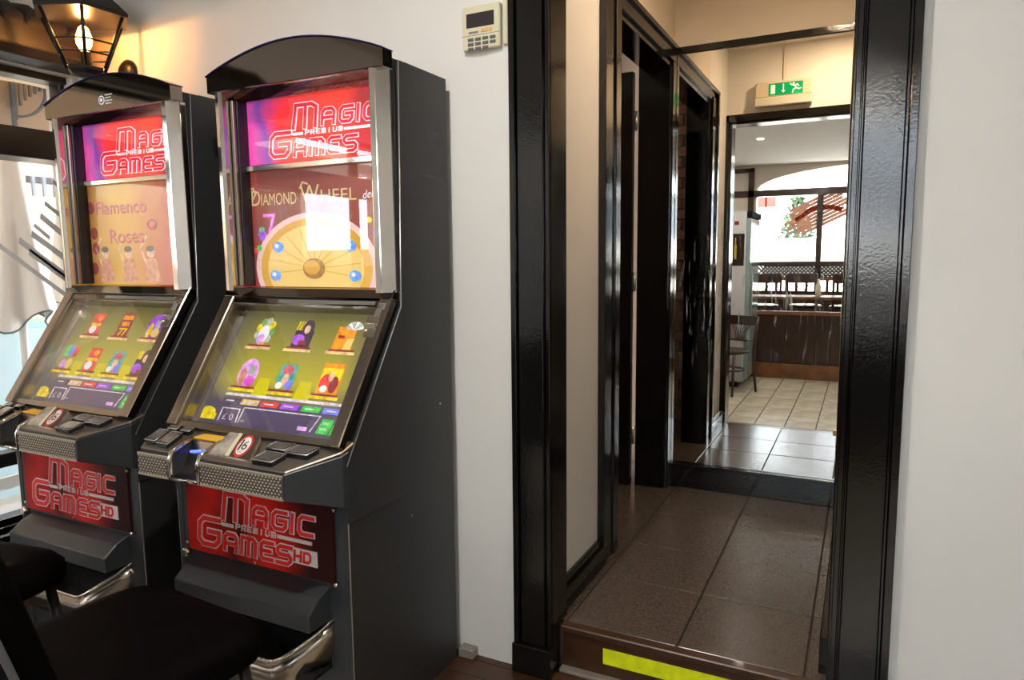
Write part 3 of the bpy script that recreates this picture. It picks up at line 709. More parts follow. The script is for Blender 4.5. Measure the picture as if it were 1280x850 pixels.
    if variant == 'wheel':
        rows = [[-.165, .005, .180], [-.160, .005, .180]]
        kinds = [['wreath', 'person', 'cards'], ['oval', 'clover', 'poster']]
    else:
        rows = [[-.16, .01, .18], [-.215, -.075, .065, .205]]
        kinds = [['redcard', 'orangecard', 'oval'], ['letters', 'redcard', 'clover', 'person']]
    for r, (xs_, ks) in enumerate(zip(rows, kinds)):
        v0, v1 = ((.048, .165) if r == 0 else (.195, .315))
        for x, k in zip(xs_, ks):
            m = MB(); w_ = .047; vm = v1-.018
            P = lambda poly, d, mm, m=m: plate(m, poly, FS, d-.001, d, mm)
            R_ = lambda a, b, c, d_: [(a, c), (b, c), (b, d_), (a, d_)]
            if k == 'wreath':
                for i in range(9):
                    a = 2*PI*i/9; P(ell(x+.03*math.cos(a), (v0+vm)/2+.038*math.sin(a), .014, .016, 9), .002, ('leafc', 'greyc', 'yel')[i % 3])
                P(ell(x, (v0+vm)/2+.01, .022, .034, 14), .003, 'whitec'); P(ell(x-.004, vm-.02, .016, .02, 10), .004, 'lilac')
            elif k == 'person':
                P(R_(x-.035, x+.04, v0+.04, vm), .002, 'darkc'); P(ell(x+.012, v0+.03, .024, .03, 14), .003, 'darkc'); P(ell(x+.012, v0+.036, .012, .016, 12), .004, 'skin'); P(ell(x-.012, vm-.026, .026, .02, 10), .004, 'purple'); P(R_(x-.005, x+.025, vm-.022, vm-.006), .005, 'maroon')
                for i in range(3): ribbon(m, [(x-.034+i*.011, v0+.036), (x-.031+i*.011, v0+.008)], .0035, FS, 0, .003, 'yel')
            elif k == 'cards':
                P([(x-.038, v0+.02), (x+.03, v0+.02), (x+.035, vm), (x-.042, vm)], .002, 'orange')
                for i in range(6):
                    a = math.radians(-160+i*28); P([(x+.022, v0+.032), (x+.022+.036*math.cos(a-.2), v0+.03+.03*math.sin(a-.2)), (x+.022+.036*math.cos(a+.2), v0+.03+.03*math.sin(a+.2))], .003+.0003*i, 'whitec' if i % 2 else 'greyc')
                P([(x+.01, vm-.036), (x+.036, vm-.040), (x+.032, vm), (x+.002, vm)], .004, 'gold'); P(R_(x-.03, x-.004, v0+.05, v0+.06), .003, 'maroon')
            elif k == 'oval':
                P(ell(x, (v0+vm)/2+.004, .042, .052, 24), .002, 'lilac' if variant == 'wheel' else 'purple'); P(ell(x-.018, (v0+vm)/2+.02, .013, .03, 12), .003, 'flesh' if variant == 'wheel' else 'yel'); P(R_(x+.002, x+.028, (v0+vm)/2-.022, (v0+vm)/2+.02), .003, 'greyc'); P(ell(x+.018, vm-.02, .02, .018, 12), .004, 'gold' if variant != 'wheel' else 'mag')
            elif k == 'clover':
                for dx, dz in ((-.016, -.012), (.016, -.012), (-.018, .018), (.018, .018)): P(ell(x+dx, v0+.045+dz, .021, .022, 12), .002, 'teal')
                P(ell(x, v0+.034, .024, .016, 14), .003, 'ropink'); P(ell(x, v0+.066, .014, .022, 10), .003, 'skin'); P(ell(x+.022, vm-.018, .015, .018, 10), .004, 'bluec'); P(ell(x-.016, vm-.014, .014, .012, 10), .004, 'whitec')
            elif k == 'poster':
                P(R_(x-.04, x+.042, v0, vm+.006), .002, 'orange'); P(R_(x-.036, x+.038, v0+.016, v0+.055), .003, 'yel'); P(ell(x-.015, v0+.066, .02, .03, 12), .004, 'redc'); P(ell(x+.02, v0+.07, .016, .028, 12), .004, 'maroon'); P(ell(x+.004, v0+.045, .01, .016, 10), .005, 'skin'); P(ell(x-.012, vm-.016, .014, .012, 10), .005, 'whitec')
            elif k == 'redcard':
                P(R_(x-.03, x+.034, v0+.008, vm), .002, 'redc'); P(R_(x-.026, x+.03, v0+.05, v0+.062), .003, 'yel'); P(ell(x-.004, vm-.022, .02, .018, 10), .003, 'whitec'); P(ell(x+.012, v0+.028, .016, .012, 10), .003, 'orange')
            elif k == 'orangecard':
                P(R_(x-.032, x+.036, v0, vm), .002, 'maroon'); P(R_(x-.026, x+.03, v0+.012, v0+.030), .003, 'orange'); P(R_(x-.018, x+.024, v0+.04, v0+.056), .003, 'orange')
                for dx in (0, .022): ribbon(m, [(x-.016+dx, vm-.03), (x+.002+dx, vm-.03), (x-.010+dx, vm-.004)], .005, FS, 0, .003, 'yel')
            elif k == 'letters':
                for i, mm in enumerate(('green', 'bluec', 'redc')): P(R_(x-.04+i*.026, x-.018+i*.026, v0+.004+i*.002, v0+.05), .002, mm)
                P(ell(x+.016, vm-.022, .018, .022, 10), .003, 'gold'); P(ell(x-.018, vm-.02, .02, .018, 10), .003, 'lilac')
            P(R_(x-.05, x+.05, v1-.018, v1-.008), .003, 'maroon'); P(R_(x-.056, x+.056, v1-.010, v1), .005, 'yel' if r else 'cream_c')
            ic = m.build('game_tile', sc, og)
    for xm in ((-.08, .092) if variant == 'wheel' else (-.145, -.005, .135)):
        m = MB(); plate(m, [(xm-.022, .262), (xm+.022, .262), (xm+.034, .330), (xm-.034, .330)], FS, 0, .0006, 'beam'); B(m, 'light_beam', sc)
    m = MB(); P = lambda poly, d, mm: plate(m, poly, FS, 0, d, mm)
    P([(-.215, .322), (.275, .322), (.283, .331), (-.22, .331)], .002, 'line')
    B(m, 'shelf_line', sc)
    for i, mm in enumerate(('slate', 'cream_c', 'redc', 'purple', 'green', 'bluec')):
        m = MB(); x = -.215+i*.083; plate(m, [(x, .340), (x+.070, .340), (x+.066, .358), (x-.006, .358)], FS, 0, .003, mm); ribbon(m, [(x+.014, .349), (x+.046, .349)], .004, FS, .003, .0036, 'line'); B(m, 'category_chip', sc)
    m = MB(); plate(m, ell(-.263, .395, .034, .020, 16), FS, 0, .002, 'yel'); plate(m, [(-.285, .396), (-.222, .396), (-.222, .417), (-.288, .417)], FS, 0, .002, 'yel'); B(m, 'coin_print', sc)
    m = MB()
    ribbon(m, [(-.205, .417), (-.205, .374), (-.13, .374), (-.128, .417)], .003, FS, 0, .002, 'line'); ribbon(m, [(-.118, .417), (-.114, .367), (.195, .367), (.175, .417)], .003, FS, 0, .002, 'line')
    add_text(m, '£ 0', .03, lambda u, v: FS(-.19+u, .413-v, .002), 'line', .045); add_text(m, 'win', .012, lambda u, v: FS(-.11+u, .414-v, .002), 'line'); plate(m, [(.125, .405), (.16, .405), (.16, .417), (.125, .417)], FS, 0, .002, 'lilac'); B(m, 'credit_display', sc)
    for i, x in enumerate((.198, .248)):
        m = MB(); plate(m, [(x+.012, .374), (x+.052, .374), (x+.046, .420), (x, .420)], FS, 0, .003, 'green'); add_text(m, 'TAKE' if i == 0 else 'START', .013, lambda u, v: FS(x+.014+u, .392-v, .0035), 'whitec', .026); add_text(m, 'WIN' if i == 0 else 'GAME', .013, lambda u, v: FS(x+.011+u, .410-v, .0035), 'whitec', .026); B(m, 'start_print', sc)
    m = MB(); pl(m, -.304, .304, .022, .446, -.006, -.003, 'glass'); B(m, 'screen_glass')
    # deck
    poly = [(-.352, 1.50), (-.348, 1.385), (-.33, 1.365), (.255, 1.355), (.352, 1.475), (.352, 1.50)]
    def deckpt(p, q, a): return (p, q, a + (q-1.50)*.30)
    m = MB(); 
    HX0, HX1 = -.195, -.075   # hopper notch
    # deck top made of three pieces around the notch
    left = [(-.352, 1.53), (-.350, 1.385), (-.335, 1.362), (HX0, 1.36), (HX0, 1.53)]
    right = [(HX1, 1.53), (HX1, 1.358), (.255, 1.355), (.352, 1.475), (.352, 1.53)]
    back = [(HX0, 1.53), (HX0, 1.437), (HX1, 1.437), (HX1, 1.53)]
    for pz in (left, right, back): m.prism(pz, .836, .918, deckpt, 'deck', mside='slab2')
    dk = B(m, 'deck', bevel=.003)
    for nm, x0, x1 in (('l', -.335, HX0-.008), ('r', HX1+.008, .250)):
        g = MB(); g.box(x0, x1, 1.352, 1.362, .799, .862, 'meshhole')
        nx = int((x1-x0)/.0125); nz = 7
        for i in range(nx):
            for j in range(nz):
                xx = x0 + (i+.5+(.5 if j % 2 else 0))*(x1-x0)/nx; zz = .801 + (j+.5)*.0085
                if xx > x1-.003: continue
                g.add([(xx-.0046, 1.3505, zz), (xx, 1.349, zz-.0036), (xx+.0046, 1.3505, zz), (xx, 1.349, zz+.0036)], [(0, 1, 2, 3)], 'mesh')
        g.box(x0, x1, 1.350, 1.356, .795, .801, 'mesh'); g.box(x0, x1, 1.350, 1.356, .859, .864, 'mesh')
        B(g, 'speaker_grille', dk)
    m = MB(); m.prism([(.250, 1.352), (.256, 1.352), (.354, 1.474), (.354, 1.50), (.33, 1.50)], .752, .868, lambda p, q, a: (p, q, (a + (1.474-q)*.36) if a < .8 else a + (q-1.352)*.26), 'slab2'); B(m, 'corner_plate', dk, .002)
    m = MB(); m.prism([(1.40, .80), (1.475, .757), (1.53, .757), (1.53, .80)], -.345, .262, YZ, 'slab2'); B(m, 'deck_underside', bevel=.003)
    # coin hopper: chrome-lipped chute
    h = MB(); ch = [(1.438, .897), (1.420, .860), (1.400, .825), (1.38, .808), (1.36, .80), (1.36, .79), (1.45, .79), (1.45, .897)]
    h.prism(ch, HX0, HX1, YZ, 'chrome_soft'); hp = B(h, 'coin_chute')
    for x in (HX0, HX1):
        e = MB(); e.tube([(x, 1.354, .797), (x, 1.352, .855), (x, 1.362, .877), (x, 1.40, .890), (x, 1.437, .902)], .007, 'chrome', 8); B(e, 'chute_rim', hp)
    e = MB(); e.tube([(HX0, 1.354, .800), (HX1, 1.354, .800)], .006, 'chrome', 8); B(e, 'chute_rim', hp)
    if variant == 'wheel':
        e = MB(); e.tube([(HX0+.015, 1.416, .866), (HX0+.055, 1.419, .872)], .004, 'blue_led', 6); e.tube([(HX0+.07, 1.419, .874), (HX0+.10, 1.419, .874)], .004, 'blue_led', 6); B(e, 'blue_light', hp)
    e = MB(); e.prism([(HX0-.002, 1.4375), (HX1+.04, 1.4375), (HX1+.055, 1.464), (HX0+.025, 1.464)], .919, .922, deckpt, 'label_yellow')
    for i in range(4): e.box(HX0+.035+i*.03, HX0+.048+i*.03, 1.446, 1.455, .9035, .9055, 'label_dark')
    B(e, 'yellow_label', dk)
    # printed panel with the age sign, tilted up towards the player
    def deckti(p, q, a): return (p, q, a + (q-1.50)*.30 + (q-1.372)*.55)
    e = MB(); e.prism([(-.058, 1.375), (.108, 1.372), (.09, 1.436), (-.03, 1.436)], .905, .9215, deckti, 'paper'); e.prism([(.026, 1.376), (.108, 1.373), (.09, 1.4355), (.022, 1.4355)], .9215, .922, deckti, 'label_dark')
    e.prism([(.010, 1.376), (.026, 1.376), (.022, 1.4355), (.008, 1.4355)], .9222, .923, deckti, 'cream')
    ip = B(e, 'info_panel', dk)
    e = MB(); e.prism([(.056+.027*math.cos(i*PI/12), 1.405+.029*math.sin(i*PI/12)) for i in range(24)], .922, .923, deckti, 'signred'); e.prism([(.056+.021*math.cos(i*PI/12), 1.405+.023*math.sin(i*PI/12)) for i in range(24)], .923, .9236, deckti, 'signwhite')
    ribbon(e, [(.0455, 1.3945), (.0455, 1.4155)], .0065, lambda u, v, d: deckti(u, v, .925+d), 0, .0004, 'label_dark'); add_text(e, '6', .034, lambda u, v: deckti(.052+u, 1.394+v, .925), 'label_dark', .019)
    add_text(e, 'OVER', .005, lambda u, v: deckti(.048+u, 1.386+v, .925), 'label_dark', .016)
    B(e, 'age_sign', ip)
    # buttons
    bl = [(-.315, 1.408, .044, .060, .15), (-.255, 1.404, .048, .064, .15), (-.300, 1.456, .038, .016, 0), (-.240, 1.456, .038, .018, 0), (.168, 1.388, .074, .044, -.3), (.160, 1.441, .074, .034, -.3), (.245, 1.437, .078, .040, -.3)]
    for bx_, by, bw, bd, sk in bl:
        q = [(-bw/2, -bd/2), (bw/2, -bd/2), (bw/2, bd/2), (-bw/2, bd/2)]
        tr = lambda p, q_: (bx_ + p - q_*sk, by + q_)
        e = MB(); e.prism([tr(*p) for p in q], .915, .934, deckpt, 'button'); b1 = B(e, 'push_button', dk, .003)
        e = MB(); e.prism([tr(p*.84, s_*.84) for p, s_ in q], .934, .9355, deckpt, 'button_top'); B(e, 'button_face', dk)
        e = MB(); cs = [deckpt(*tr(*p), .933) for p in q]; e.tube(cs, .0022, 'steel', 5, closed=True); B(e, 'button_edge', dk)
    # lower door with red print
    m = MB(); m.box(-.328, .328, 1.492, 1.512, .03, .752, 'slab2'); ld = B(m, 'lower_door')
    m = MB(); m.box(-.30, .30, 1.484, 1.493, .515, .752, 'redpanel'); rp = B(m, 'red_panel')
    G = lambda u, v, d: (u, 1.484-d, v)
    m = MB(); logo(m, .60, .235, lambda u, v, d: G(u-.30, v+.515, d), 'silver', 'redpaint', s=1.05); B(m, 'sign_lettering', rp)
    for x, z in ((-.315, .50), (-.305, .535), (.305, .735), (.305, .515), (-.01, .520)):
        e = MB(); rr = .017 if (x, z) == (-.315, .50) else .006; e.lathe([(rr, 1.492), (rr, 1.48), (rr*.7, 1.472 if rr > .01 else 1.478)], 'screw', (x, 0, z), 12, axis='y'); B(e, 'bolt', ld)
    # payout hood and chrome tray
    m = MB(); m.prism([(1.50, .505), (1.445, .485), (1.40, .452), (1.40, .40), (1.50, .40)], -.275, .275, YZ, 'slab2'); B(m, 'payout_hood', bevel=.003)
    m = MB(); m.box(-.27, .27, 1.40, 1.492, .25, .26, 'button'); m.box(-.27, .27, 1.485, 1.492, .25, .40, 'button'); tr_ = B(m, 'payout_tray')
    lip = MB(); pts = []
    for i in range(25):
        t = i/24; x = -.285 + .57*t
        e_ = abs(2*t-1)
        yy = 1.375 + .117*max(0, (e_-.62)/.38)**1.6; zt = .300 + .10*max(0, (e_-.5)/.5)**1.6
        pts.append((x, yy, zt))
    vs = []; 
    for x, y, z in pts: vs += [(x, y, z), (x, y-.006, z+.004), (x, y-.010, z-.05), (x, y+.012, z-.10), (x, y+.03, z-.10), (x, y+.008, z-.02)]
    fs = [(i*6+k, i*6+(k+1) % 6, (i+1)*6+(k+1) % 6, (i+1)*6+k) for i in range(24) for k in range(6)] + [tuple(range(5, -1, -1)), tuple(range(144, 150))]
    lip.add(vs, fs, 'chrome_soft', True); lip.tube([(x, y-.003, z+.003) for x, y, z in pts], .005, 'chrome', 6); B(lip, 'chrome_lip', tr_)
    return root
ma = make_machine(-1.615, 'nearer slot machine with gold prize wheel art and six game tiles', 'wheel')
mb = make_machine(-2.505, 'farther slot machine beside the left window with yellow dancer poster art', 'roses')

# ---------------------------------------------------------------- alarm keypad and cable trunking
kp = thing('alarm_keypad', (-1.14, D, .80+1.27), 'cream alarm keypad with dark display on white wall beside black frame', 'keypad'); ok = (-1.14, D, 2.07)
K = MB(); K.box(-1.210, -1.072, D-.022, D, 2.108, 2.245, 'cream'); K.build('case', kp, ok, .004)
bx('display', -1.193, -1.092, D-.0235, D-.021, 2.178, 2.222, 'lcd', kp, ok)
bx('amber_key', -1.140, -1.100, D-.0245, D-.021, 2.160, 2.171, 'amber', kp, ok, .001)
bx('flap_line', -1.210, -1.072, D-.0225, D-.0215, 2.153, 2.1545, 'grey', kp, ok)
bx('function_bar', -1.185, -1.150, D-.0235, D-.021, 2.160, 2.166, 'dirtgrey', kp, ok)
for r in range(3):
    for c in range(4):
        if r == 2 and c == 3: continue
        bx('key', -1.188+c*.027, -1.168+c*.027, D-.026, D-.021, 2.136-r*.0145, 2.145-r*.0145, 'grey', kp, ok, .001)
bxo = bx('cable_trunking', -1.066, -1.050, D-.012, D, 2.115, CH, 'cream', None, (-1.058, D, 2.115), .002); tag(bxo, 'slim cream cable trunking running up beside the alarm keypad', 'trunking')
kn = MB().lathe([(.016, 2.10), (.016, 2.085), (.011, 2.078)], 'white', (.374, 0, 1.195), 14, axis='y').build('wall_fitting', None, (.374, 2.1, 1.195)); tag(kn, 'small round cream fitting on the white wall at right edge', 'wall fitting')

# ---------------------------------------------------------------- wall lantern
LX, LY, LZ = -2.825, 1.86, 2.175
ln = thing('wall_lantern', (LX, LY, LZ), 'lit black six-sided lantern on wall bracket above farther machine', 'lamp'); ol = (LX, LY, LZ)
def hexr(r, z, ph=-.58): return [(LX+r*math.cos(ph+i*PI/3), LY+r*math.sin(ph+i*PI/3), z) for i in range(6)]
def hexloft(levels, m, caps=True):
    mb = MB(); vs = []
    for r, z in levels: vs += hexr(r, z)
    n = len(levels); fs = [(i*6+k, i*6+(k+1) % 6, (i+1)*6+(k+1) % 6, (i+1)*6+k) for i in range(n-1) for k in range(6)]
    if caps: fs += [tuple(range(5, -1, -1)), tuple(range((n-1)*6, n*6))]
    mb.add(vs, fs, m); return mb
hexloft([(.02, LZ-.005), (.055, LZ+.005), (.070, LZ+.020), (.070, LZ+.032), (.05, LZ+.034)], 'iron').build('base', ln, ol)
hexloft([(.180, 2.400), (.183, 2.412), (.15, 2.445), (.09, 2.50), (.03, 2.53)], 'iron').build('roof', ln, ol)
hexloft([(.076, 2.208), (.156, 2.402)], 'lantern_glass', False).build('glass', ln, ol)
for i in range(6):
    a = hexr(.076, 2.205)[i]; b = hexr(.160, 2.404)[i]; MB().tube([a, b], .0065, 'iron', 6).build('rib', ln, ol)
for z in (2.255, 2.298):
    r = .079 + (z-2.208)/.194*.080; MB().tube(hexr(r, z), .0038, 'iron', 5, closed=True).build('hoop', ln, ol)
MB().lathe([(.016, 2.208), (.018, 2.27)], 'iron', (LX, LY, 0), 12).build('lamp_holder', ln, ol)
MB().lathe([(.012, 2.27), (.028, 2.30), (.030, 2.325), (.018, 2.36), (.003, 2.375)], 'bulb', (LX, LY, 0), 14).build('bulb', ln, ol)
MB().tube([(LX, LY, LZ), (LX-.005, LY+.03, LZ-.02), (LX-.035, LY+.14, LZ-.005), (-2.895, D-.02, 2.245)], .012, 'iron', 8).build('arm', ln, ol)
MB().lathe([(.055, D), (.055, D-.012), (.035, D-.03), (.015, D-.035)], 'iron', (-2.895, 0, 2.25), 18, axis='y').build('rosette', ln, ol)
pl_ = bpy.data.lights.new('lantern_light', 'POINT'); pl_.energy = 9; pl_.color = (1, .47, .15); pl_.shadow_soft_size = .022
po = bpy.data.objects.new('lantern_light', pl_); COL.objects.link(po); po.parent = ln; po.location = (0, 0, .215)

# ---------------------------------------------------------------- exit sign (over the opening, corridor side, seen in the mirror)
ex = thing('exit_sign', (-.56, D+.13, 2.47), 'green illuminated exit sign over the opening, seen in the mirror', 'exit sign'); oe = (-.56, D+.13, 2.47)
Y0 = D+.13
bx('back_box', -.745, -.375, Y0, Y0+.06, 2.535, 2.640, 'exit_body', ex, oe, .006)
bx('lens', -.748, -.372, Y0, Y0+.068, 2.475, 2.535, 'exit_lens', ex, oe, .006)
lb = bx('green_label', -.655, -.432, Y0+.0605, Y0+.0625, 2.545, 2.625, 'exit_green', ex, oe)
Fm = lambda u, v, d: (u, Y0+.0625+d, v)     # seen only through the mirror: reads the right way there
g = MB(); plate(g, [(-.640, 2.555), (-.612, 2.555), (-.612, 2.615), (-.640, 2.615)], Fm, 0, .001, 'exit_white'); g.build('door_symbol', lb, oe)
g = MB(); ribbon(g, [(-.558, 2.613), (-.558, 2.565)], .007, Fm, 0, .001, 'exit_white'); plate(g, [(-.572, 2.572), (-.558, 2.556), (-.544, 2.572)], Fm, 0, .001, 'exit_white'); g.build('arrow_symbol', lb, oe)
g = MB(); plate(g, ell(-.492, 2.612, .007, .007, 10), Fm, 0, .001, 'exit_white')
for q in ([(-.490, 2.603), (-.474, 2.582)], [(-.474, 2.582), (-.492, 2.572), (-.498, 2.554)], [(-.474, 2.582), (-.458, 2.572), (-.446, 2.577)], [(-.486, 2.598), (-.505, 2.604), (-.512, 2.612)], [(-.486, 2.598), (-.468, 2.604), (-.460, 2.594)]): ribbon(g, q, .008, Fm, 0, .001, 'exit_white')
g.build('running_symbol', lb, oe)
tk = bx('cable_trunking', -.568, -.548, Y0, Y0+.012, 2.64, CH, 'wall_warm', None, (-.558, Y0, 2.64), .002); tag(tk, 'thin painted cable trunking rising above the green exit sign', 'trunking')

# ---------------------------------------------------------------- downlights
def downlight(x, y, z, label, power, c=(1, .94, .85), group='round ceiling downlights'):
    t = thing('downlight', (x, y, z), label, 'downlight', group)
    MB().lathe([(.05, z-.006), (.05, z), ], 'white', (x, y, 0), 20).build('trim_ring', t, (x, y, z))
    MB().lathe([(.036, z-.0075), (.036, z-.004)], 'lamp_disc', (x, y, 0), 16).build('lamp', t, (x, y, z))
    l = bpy.data.lights.new('downlight', 'AREA'); l.shape = 'DISK'; l.size = .07; l.energy = power; l.color = c
    o = bpy.data.objects.new('downlight_light', l); COL.objects.link(o); o.parent = t; o.location = (0, 0, -.012)
    return t
RL = 'round recessed ceiling downlight in the main room'
for x, y, e_, lab in ((-1.24, -1.85, 14, 'round ceiling downlight reflected in the mirror, above the rear room'), (1.2, -1.85, 14, 'round ceiling downlight at the right of the rear room'), (-2.6, -3.2, 12, 'round ceiling downlight near the left rear corner'),
                      (0, -3.6, 14, 'round ceiling downlight just inside the arched window'), (-.95, .75, 26, 'added fill downlight before the black framed opening'), (1.6, -.2, 3, 'added fill downlight before the right-hand white wall')): downlight(x, y, CH, lab, e_)  # last two are unseen, added to brighten the machine wall
downlight(-.18, 2.72, CH, 'warm ceiling downlight inside the corridor', 13, (1, .72, .46), None)
downlight(-2.0, 3.1, CH, 'ceiling downlight in the side room behind the black door', 4, (1, .8, .6), None)

# ---------------------------------------------------------------- bar stools
def rrect(x0, x1, y0, y1, r, n=6):
    out = []
    for cx_, cy_, a in ((x1-r, y1-r, 0), (x0+r, y1-r, PI/2), (x0+r, y0+r, PI), (x1-r, y0+r, 1.5*PI)):
        out += [(cx_+r*math.cos(a+PI/2*i/n), cy_+r*math.sin(a+PI/2*i/n)) for i in range(n+1)]
    return out
def make_stool(x, y, rz, label):
    t = thing('bar_stool', (x, y, 0), label, 'bar stool', 'black leather bar stools in front of the machines', rz)
    def loft(levels, m):
        mb = MB(); vs = []; n = None
        for poly, z in levels: vs += [(p, q, z) for p, q in poly]; n = len(poly)
        L = len(levels); fs = [(i*n+k, i*n+(k+1) % n, (i+1)*n+(k+1) % n, (i+1)*n+k) for i in range(L-1) for k in range(n)]
        mb.add(vs, fs, m, True); mb.add(vs, [tuple(range(n-1, -1, -1)), tuple(range((L-1)*n, L*n))], m, True); return mb
    R = lambda k, r=.10: rrect(-.25+k, .25-k, -.22+k, .23-k, r-k*.5)
    loft([(R(.02), .525), (R(0), .54), (R(0), .58), (R(.02), .604), (R(.06), .615), (R(.09, .12), .617)], 'leather').build('seat', t)
    # backrest: padded panel leaning back, seen from behind with piped edge
    mb = MB(); prof = rrect(-.25, .25, -.14, .31, .10)
    def bk(p, q, a): return (p, -.235 - q*.26 + a - .9*p*p*.5, .70 + q*.97)
    mb.prism(prof, -.028, .028, bk, 'leather', True); b = mb.build('backrest', t, (0, 0, 0), .008, None, 2)
    pp = MB(); pp.tube([bk(p, q, -.030) for p, q in prof], .0065, 'grey', 6, closed=True); pp.build('piping', b)
    MB().tube([(-.12, -.20, .54), (-.12, -.25, .62), (-.12, -.262, .76)], .013, 'iron', 8).build('back_support', t)
    MB().tube([(.12, -.20, .54), (.12, -.25, .62), (.12, -.262, .76)], .013, 'iron', 8).build('back_support', t)
    for sx_ in (-1, 1):
        for sy_ in (-1, 1): MB().tube([(sx_*.19, sy_*.17, .53), (sx_*.23, sy_*.21, 0)], .014, 'iron', 8).build('leg', t)
    MB().tube([(-.215, -.195, .22), (.215, -.195, .22), (.215, .195, .22), (-.215, .195, .22)], .010, 'iron', 8, closed=True).build('foot_rail', t)
    return t
make_stool(-1.445, .925, math.radians(-4), 'black leather bar stool in front of the nearer slot machine')
make_stool(-2.22, .93, math.radians(8), 'black leather bar stool at far left by the farther slot machine')

# ---------------------------------------------------------------- fridge, chairs and tables of the room behind (seen in the mirror)
fr = thing('drinks_fridge', (-1.5, -.6, 0), 'tall grey glass-door drinks fridge reflected in the mirror', 'fridge'); of = (-1.5, -.6, 0)
bx('body', -1.85, -1.145, -.97, -.26, .06, 1.91, 'fridge', fr, of, .008)
bx('plinth', -1.83, -1.20, -.95, -.28, 0, .06, 'black_soft', fr, of)
fd = bx('door', -1.145, -1.10, -.96, -.27, .10, 1.835, 'fridge_glass', fr, of, .005)
bx('door_handle', -1.10, -1.075, -.33, -.31, .7, 1.3, 'steel', fd, of, .004)
bx('header_panel', -1.145, -1.09, -.97, -.265, 1.84, 1.905, 'lcd_matte', fr, of, .004)
ps = bx('side_poster', -1.345, -1.165, -.26, -.256, 1.33, 1.67, 'black_soft', fr, of)
for i, (x, m) in enumerate(((-1.315, 'wood'), (-1.255, 'poster_yellow'), (-1.198, 'wood'))):
    MB().box(x-.012, x+.012, -.256, -.254, 1.40, 1.55, m).box(x-.005, x+.005, -.256, -.254, 1.55, 1.63, m).build('bottle_print', ps, of)
bx('badge', -1.27, -1.225, -.26, -.257, 1.765, 1.805, 'red_sign', fr, of)
def make_chair(x, y, z, rz, label, sc=1.0, group=None):
    t = thing('bentwood_chair', (x, y, z), label, 'chair', group, rz); t.scale = (1, 1, sc)
    MB().lathe([(.19, .425), (.21, .435), (.21, .455), (.195, .462)], 'wood', (0, 0, 0), 24).build('seat', t)
    for s in (-1, 1):
        MB().tube([(s*.15, .14, .43), (s*.165, .18, .22), (s*.175, .20, 0)], [.017, .015, .012], 'wood', 8).build('leg', t)
        MB().tube([(s*.19, -.24, 0), (s*.18, -.20, .25), (s*.185, -.18, .45), (s*.19, -.205, .65), (s*.19, -.24, .80)], [.013, .016, .018, .016, .014], 'wood', 8).build('leg', t)
    mb = MB(); ar = [(-.20, -.225), (-.1, -.245), (0, -.252), (.1, -.245), (.20, -.225)]
    for (xa, ya), (xb, yb) in zip(ar, ar[1:]):
        mb.add([(xa, ya, .70), (xb, yb, .70), (xb, yb, .80), (xa, ya, .80), (xa, ya-.018, .70), (xb, yb-.018, .70), (xb, yb-.018, .80), (xa, ya-.018, .80)], [(0,1,2,3),(7,6,5,4),(0,4,5,1),(3,2,6,7)], 'wood')
    mb.build('top_rail', t)
    MB().tube([(-.187, -.195, .545), (0, -.215, .54), (.187, -.195, .545)], .011, 'wood', 8).build('cross_rail', t)
    for k in range(-3, 4): MB().tube([(k*.014, -.212, .55), (k*.019, -.222, .63), (k*.036, -.238, .71)], .005, 'wood', 6).build('back_slat', t)
    MB().tube([(.165*math.cos(a), .165*math.sin(a), .25) for a in [2*PI*i/16 for i in range(16)]], .009, 'wood', 6, closed=True).build('stretcher', t)
    return t
make_chair(-1.245, .07, 0, math.radians(22), 'dark bentwood chair with fan back, beside the grey fridge in the mirror')
GR = 'tall dark chairs at the window table'
for i, (x, y, rz, wd) in enumerate(((-1.25, -2.75, 2.9, 'leftmost'), (-.72, -2.9, 3.3, 'second from left'), (-.2, -2.8, 3.0, 'right of post'), (.33, -2.85, 3.2, 'rightmost'))):
    make_chair(x, y, .165, rz, 'tall dark wooden chair at the rear window table, ' + wd, 1.28, GR)
tbl = thing('wooden_table', (-.5, -2.2, .165), 'long dark wooden table on the platform before the rear window', 'table'); ot = (-.5, -2.2, .165)
bx('tabletop', -1.75, .55, -2.45, -1.95, .875, .91, 'wood_mid', tbl, ot, .004)
for x in (-1.6, .4):
    for y in (-2.38, -2.02): bx('leg', x-.03, x+.03, y-.03, y+.03, .165, .875, 'wood', tbl, ot)
be = thing('wooden_bench', (-.5, -1.55, .165), 'dark wooden bench with panelled back on the platform edge', 'bench'); ob_ = (-.5, -1.55, .165)
bx('seat', -1.6, .3, -1.52, -1.17, .55, .59, 'wood', be, ob_, .004)
for i in range(12): bx('back_board', -1.6+i*.16, -1.4401+i*.16, -1.17, -1.14, .166, .74, 'wood', be, ob_, .004)
bx('top_rail', -1.62, .34, -1.19, -1.12, .74, .785, 'wood_mid', be, ob_, .004)
for x in (-1.56, .26): bx('leg', x-.03, x+.03, -1.51, -1.45, .165, .55, 'wood', be, ob_)
for x, y, lab, m, h in ((-1.28, -2.2, 'amber pot at the left end of the window table', 'label_yellow', .12), (-.52, -2.15, 'clear pale bottle standing on the window table', 'cream', .22)):
    o = MB().lathe([(.03, .911), (.035, .93), (.033, .911+h*.6), (.014, .911+h*.8), (.014, .911+h)], m, (x, y, 0), 12).build('table_bottle' if h > .2 else 'condiment_pot', None, (x, y, .911)); tag(o, lab, 'bottle' if h > .2 else 'pot')
